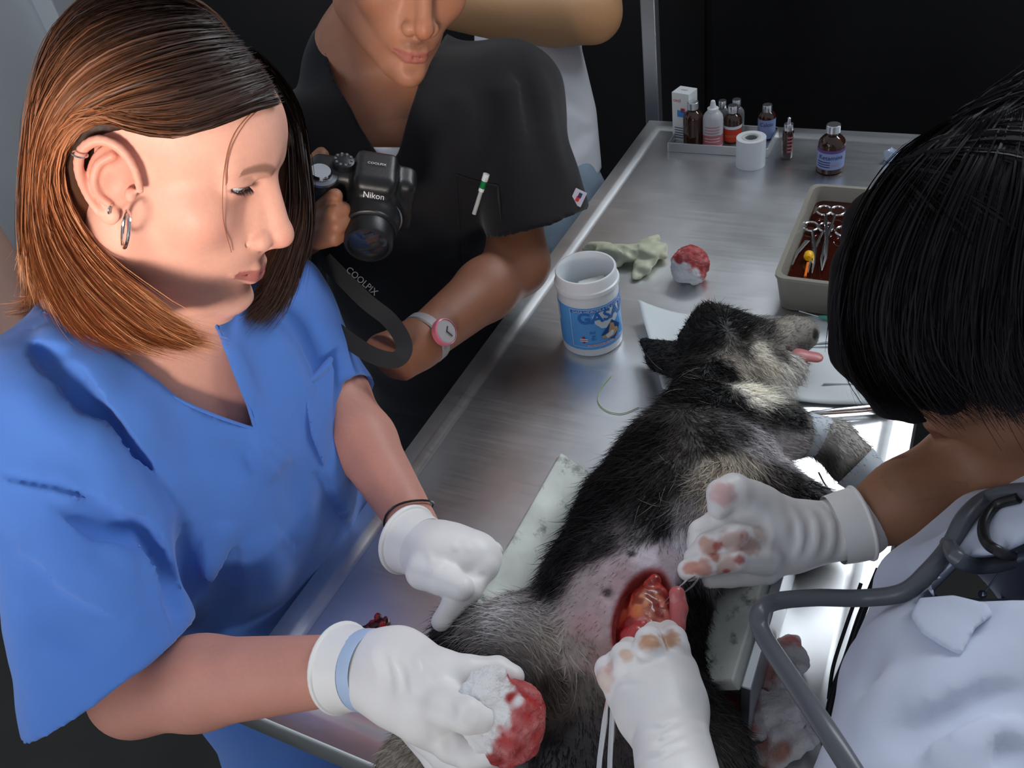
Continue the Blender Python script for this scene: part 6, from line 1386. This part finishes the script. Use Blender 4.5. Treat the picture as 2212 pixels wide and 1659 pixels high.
# ================================================================ cloth, instruments and swabs on the table
M_sheet = mat('paper_drape', srgb(220, 226, 226), .75, bump=(40, .25, (1, 1, 1), .002))
def quad_sheet(name, corners, nx, ny, zfn, m, th=.0012, label=None, cat=None, edge=0.0, seed=0):
    c = [np.asarray(p, float) for p in corners]; v = []
    for j in range(ny + 1):
        for i in range(nx + 1):
            a, b = i / nx, j / ny; p = (c[0] * (1 - a) + c[1] * a) * (1 - b) + (c[3] * (1 - a) + c[2] * a) * b
            wv = (vnoise(np.array([[p[0], p[1], seed]]), 60, seed)[0] - .5) * edge * (1 if min(a, b, 1 - a, 1 - b) < .02 else 0)
            v.append(A(p[0] + wv, p[1] + wv, TZ + .0006 + zfn(a, b)))
    n = len(v); v += [p + A(0, 0, th) for p in v]; f = []; W1 = nx + 1
    for j in range(ny):
        for i in range(nx): q = (j*W1+i, j*W1+i+1, (j+1)*W1+i+1, (j+1)*W1+i); f += [tuple(x + n for x in q), q[::-1]]
    bd = [i for i in range(W1)] + [j*W1+nx for j in range(1, ny+1)] + [ny*W1+i for i in range(nx-1, -1, -1)] + [j*W1 for j in range(ny-1, 0, -1)]
    for k in range(len(bd)): a, b = bd[k], bd[(k+1) % len(bd)]; f.append((a, b, b + n, a + n))
    o = mesh_obj(name, np.array(v), f, m)
    return tag(o, label, cat)
quad_sheet('paper_drape', [T(1432, 855), T(1950, 886), T(1925, 692), T(1380, 682)], 44, 22, lambda a, b: .022 * max(0, 1 - a / .22) ** 2 * (.4 + .6 * b) + .0025 * math.sin(a * 9 + b * 4) ** 2 + .0075 * sm(a, .86, .93) + .0016, M_sheet, label='white paper drape spread under the dog head, its left edge curling up', cat='drape')
# crumpled latex glove
s = SDF(); g0 = lambda x, y, h: T(x, y, h)
s.chain([g0(1300, 540, .010), g0(1360, 545, .016), g0(1420, 540, .012), g0(1432, 552, .010)], [.012, .017, .016, .008], k=.008, w=A(0, 0, 1), flat=1.5)
s.chain([g0(1310, 535, .010), g0(1280, 533, .008), g0(1263, 538, .005)], [.010, .008, .004], k=.006, w=A(0, 0, 1), flat=1.4)
s.chain([g0(1400, 560, .012), g0(1385, 580, .008), g0(1372, 600, .005)], [.015, .012, .006], k=.006, w=A(0, 0, 1), flat=1.5)
s.chain([g0(1340, 552, .010), g0(1330, 575, .006)], [.010, .005], k=.006, w=A(0, 0, 1), flat=1.4); s.chain([g0(1400, 530, .014), g0(1418, 512, .012)], [.012, .005], k=.006)
gb = SDF(); gb.p = list(s.p)
for p, a_ in (([(1330, 530), (1370, 552), (1410, 556)], -.005), ([(1380, 525), (1400, 548), (1432, 545)], .004), ([(1300, 535), (1345, 548)], .003), ([(1390, 565), (1380, 595)], -.003), ([(1345, 525), (1380, 535)], -.004)): s.fold(gb.line(p), a_, .006)
q = g0(1360, 550, .01); v, f = s.mesh(q - A(.09, .07, .014), q + A(.09, .07, .05), .0017, 1); v += vert_normals(v, f) * ((vnoise(v, 90, 5) - .5) * .006)[:, None]; v[:, 2] = np.maximum(v[:, 2], TZ + .0008)
tag(mesh_obj('latex_glove', v, f, M_glove, col=np.tile(np.array(srgb(206, 208, 180)), (len(v), 1))), 'crumpled cream latex glove lying behind the blue-labelled jar', 'glove')
# syringe with teal needle hub
sa, sb_, sc_ = T(1726, 672, .012), T(1768, 684, .010), T(1846, 696, .010); o = thing('syringe', sb_, 'syringe with green needle hub lying above the dog muzzle', 'syringe'); dx = nrm(sc_ - sb_)
MB().tube([sa, sb_], .0007, 6).build('needle', M_chrome, o); M_teal = mat('teal_plastic', srgb(90, 176, 160), .35)
MB().lathe(sb_, [(.0001, 0), (.0015, 0), (.0030, .008), (.0034, .022), (.0001, .022)], 14, axis=dx).build('needle_hub', M_teal, o)
MB().lathe(sb_ + dx * .022, [(.0020, 0), (.0022, .004), (.0065, .006), (.0065, .060), (.009, .061), (.009, .063), (.0001, .063)], 20, axis=dx).build('barrel', M_clear, o)
MB().lathe(sb_ + dx * .022, [(.0001, .010), (.0058, .010), (.0058, .017), (.002, .018), (.002, .075), (.007, .076), (.007, .078), (.0001, .078)], 16, axis=dx).build('plunger', M_black, o)
# thin steel instruments on the drape
def rod(name, pts, rad, label, cat, m=M_chrome, flat=None, part='shaft'):
    o = thing(name, pts[0], label, cat); MB().tube(spline(pts, 4), rad if np.isscalar(rad) else list(np.interp(np.linspace(0, 1, (len(pts) - 1) * 4 + 1), np.linspace(0, 1, len(rad)), rad)), 8, flat=flat).build(part, m, o); return o
o = rod('probe', [T(1755, 744, .008), T(1800, 740, .008), T(1880, 735, .008)], [.0010, .0022, .0026], 'slim steel probe beside the dog nose on the drape', 'instrument'); MB().tube([T(1830, 738, .0095), T(1900, 734, .0095)], .0034, 8).build('handle', M_chrome, o)
rod('suture_needle_rod', [T(1778, 829, .006), T(1830, 830, .006), T(1880, 830, .006)], .0012, 'thin steel rod on the drape below the beard', 'instrument')
o = rod('dressing_forceps', [T(1742, 893, .010), T(1800, 886, .012), T(1880, 878, .012), T(1955, 868, .010)], [.0010, .0030, .0042, .0040], 'polished thumb forceps lying along the near edge of the drape', 'forceps', flat=.5, part='arm'); MB().tube(spline([T(1742, 893, .007), T(1800, 890, .006), T(1880, 884, .006), T(1955, 872, .008)], 4), [.0010] + [.0038] * 12, 8, flat=.5).build('arm', M_chrome, o)
o = thing('packet', T(1880, 815, .004), 'clear packet with green print beside the black fringe', 'packet'); q = T(1885, 815, .004); MB().box(q, (.016, .020, .0012), rot('Z', 20)).build('film', mat('clear_film', srgb(205, 212, 206), .15), o, smooth=False, bevel=.0005); MB().box(q + A(.002, -.008, .0016), (.012, .006, .0004), rot('Z', 20)).build('green_print', mat('green_print', srgb(126, 160, 96), .5), o, smooth=False)
# suture thread on the steel
tag(MB().tube(spline([T(1320, 812, .001), T(1298, 840, .001), T(1292, 868, .001), T(1312, 888, .001), T(1345, 893, .001), T(1380, 880, .001)], 8), .0005, 6).build('suture_thread', mat('green_thread', srgb(150, 172, 110), .5)), 'fine green suture thread curled on the steel beside the jar', 'thread')
# blood clot near the glove
s = SDF(); q = T(808, 1352, .004)
for dx_, dy_, r_ in ((0, 0, .006), (.006, .004, .005), (-.006, -.006, .0045), (.008, .009, .004), (-.001, .010, .004)): s.sphere(q + A(dx_, dy_, 0), r_, k=.003)
v, f = s.mesh(q - .03, q + .03, .0011, 1); v += vert_normals(v, f) * ((vnoise(v, 300, 2) - .5) * .003)[:, None]; v[:, 2] = np.maximum(v[:, 2], TZ + .0006)
tag(mesh_obj('blood_clot', v, f, M_organ, col=mixc(np.tile(np.array(srgb(60, 8, 12)), (len(v), 1)), srgb(176, 40, 50), sm(vnoise(v, 180, 3), .5, .7))), 'dark red clot of tissue on the bare steel by the blue scrubs', 'clot')
# used swabs to the right of the trough
def rag(name, pts, rad, label, blood, seed, th=1.6):
    s = SDF(); P3 = [T(*p) for p in pts]; s.chain(P3, rad, k=.01, w=A(0, 0, 1), flat=th, kk=.008); lo_, hi_ = np.min(P3, 0) - .035, np.max(P3, 0) + .035
    v, f = s.mesh(lo_, hi_, .0018, 1); n = vert_normals(v, f); ang = v @ nrm(P3[-1] - P3[0])
    v = v + n * ((vnoise(v, 100, seed) - .5) * .010 + (vnoise(v * np.array([1, 1, .3]), 240, seed + 1) - .5) * .004)[:, None]; v[:, 2] = np.maximum(v[:, 2], TZ + .0008)
    c = np.tile(np.array(srgb(226, 220, 222)), (len(v), 1))
    for (x, y, h_), r_, co in blood: d = np.linalg.norm(v - T(x, y, h_), axis=1) + (vnoise(v, 90, seed + 3) - .5) * r_ * .9; c = mixc(c, srgb(*co), .85 * (1 - sm(d, r_ * .6, r_ * 1.15)))
    return tag(mesh_obj(name, v, f, M_gz, col=c), label, 'gauze')
rag('gauze_swab', [(1590, 1535, .014), (1640, 1545, .016), (1690, 1545, .018), (1730, 1545, .012)], [.012, .018, .020, .010], 'crumpled gauze with a bright red end beside the dark hind leg', [((1592, 1540, .015), .024, (190, 44, 36)), ((1650, 1530, .02), .008, (206, 110, 100))], 21)
rag('gauze_swab', [(1680, 1560, .012), (1700, 1590, .014), (1670, 1630, .010)], [.018, .018, .012], 'white gauze with rusty stains hanging lowest beside the stethoscope tube', [((1665, 1620, .012), .016, (190, 120, 96)), ((1700, 1595, .028), .004, (150, 60, 50))], 22)
rag('gauze_swab', [(1700, 1395, .012), (1700, 1430, .014), (1680, 1470, .012), (1695, 1500, .010)], [.010, .015, .016, .010], 'pale pink-stained gauze standing behind the stethoscope tube', [((1702, 1400, .014), .014, (196, 90, 84)), ((1660, 1470, .014), .014, (206, 130, 116)), ((1700, 1440, .025), .008, (214, 150, 140))], 23)
# blue tie cord on the hind paw
tag(MB().tube(spline([T(950, 1600, .03), T(900, 1610, .02), T(860, 1640, .012), T(800, 1690, .006)], 8), .0016, 8).build('blue_string', mat('blue_cord', srgb(40, 110, 176), .6)), 'thin blue string tied to the lower left hind paw', 'string')
# black strips standing in for the shaded gap between coat and table rim
for pts, lb in (([(1900, 1230, .05), (1860, 1330, .03), (1830, 1420, .012), (1800, 1500, .008), (1780, 1600, .006)], 'thicker black strip standing in for the shaded gap beside the white coat'), ([(1860, 1260, .05), (1825, 1360, .03), (1800, 1440, .010), (1790, 1510, .006)], 'thinner black strip standing in for the shaded gap, left of the other strip')):
    tag(MB().tube(spline([T(*p) for p in pts], 8), .0034 if 'thicker' in lb else .0016, 10).build('gap_shade_strip', M_black), lb, 'shade strip')
tag(MB().tube(spline([T(1768, 1020, .03), T(1785, 1050, .02), T(1815, 1080, .012), T(1860, 1092, .008)], 8), .0008, 6).build('tie_string', M_black), 'thin black string from the grey paw towards the rim', 'string')
for o in bpy.data.objects:
    if '_o' in o: del o['_o']
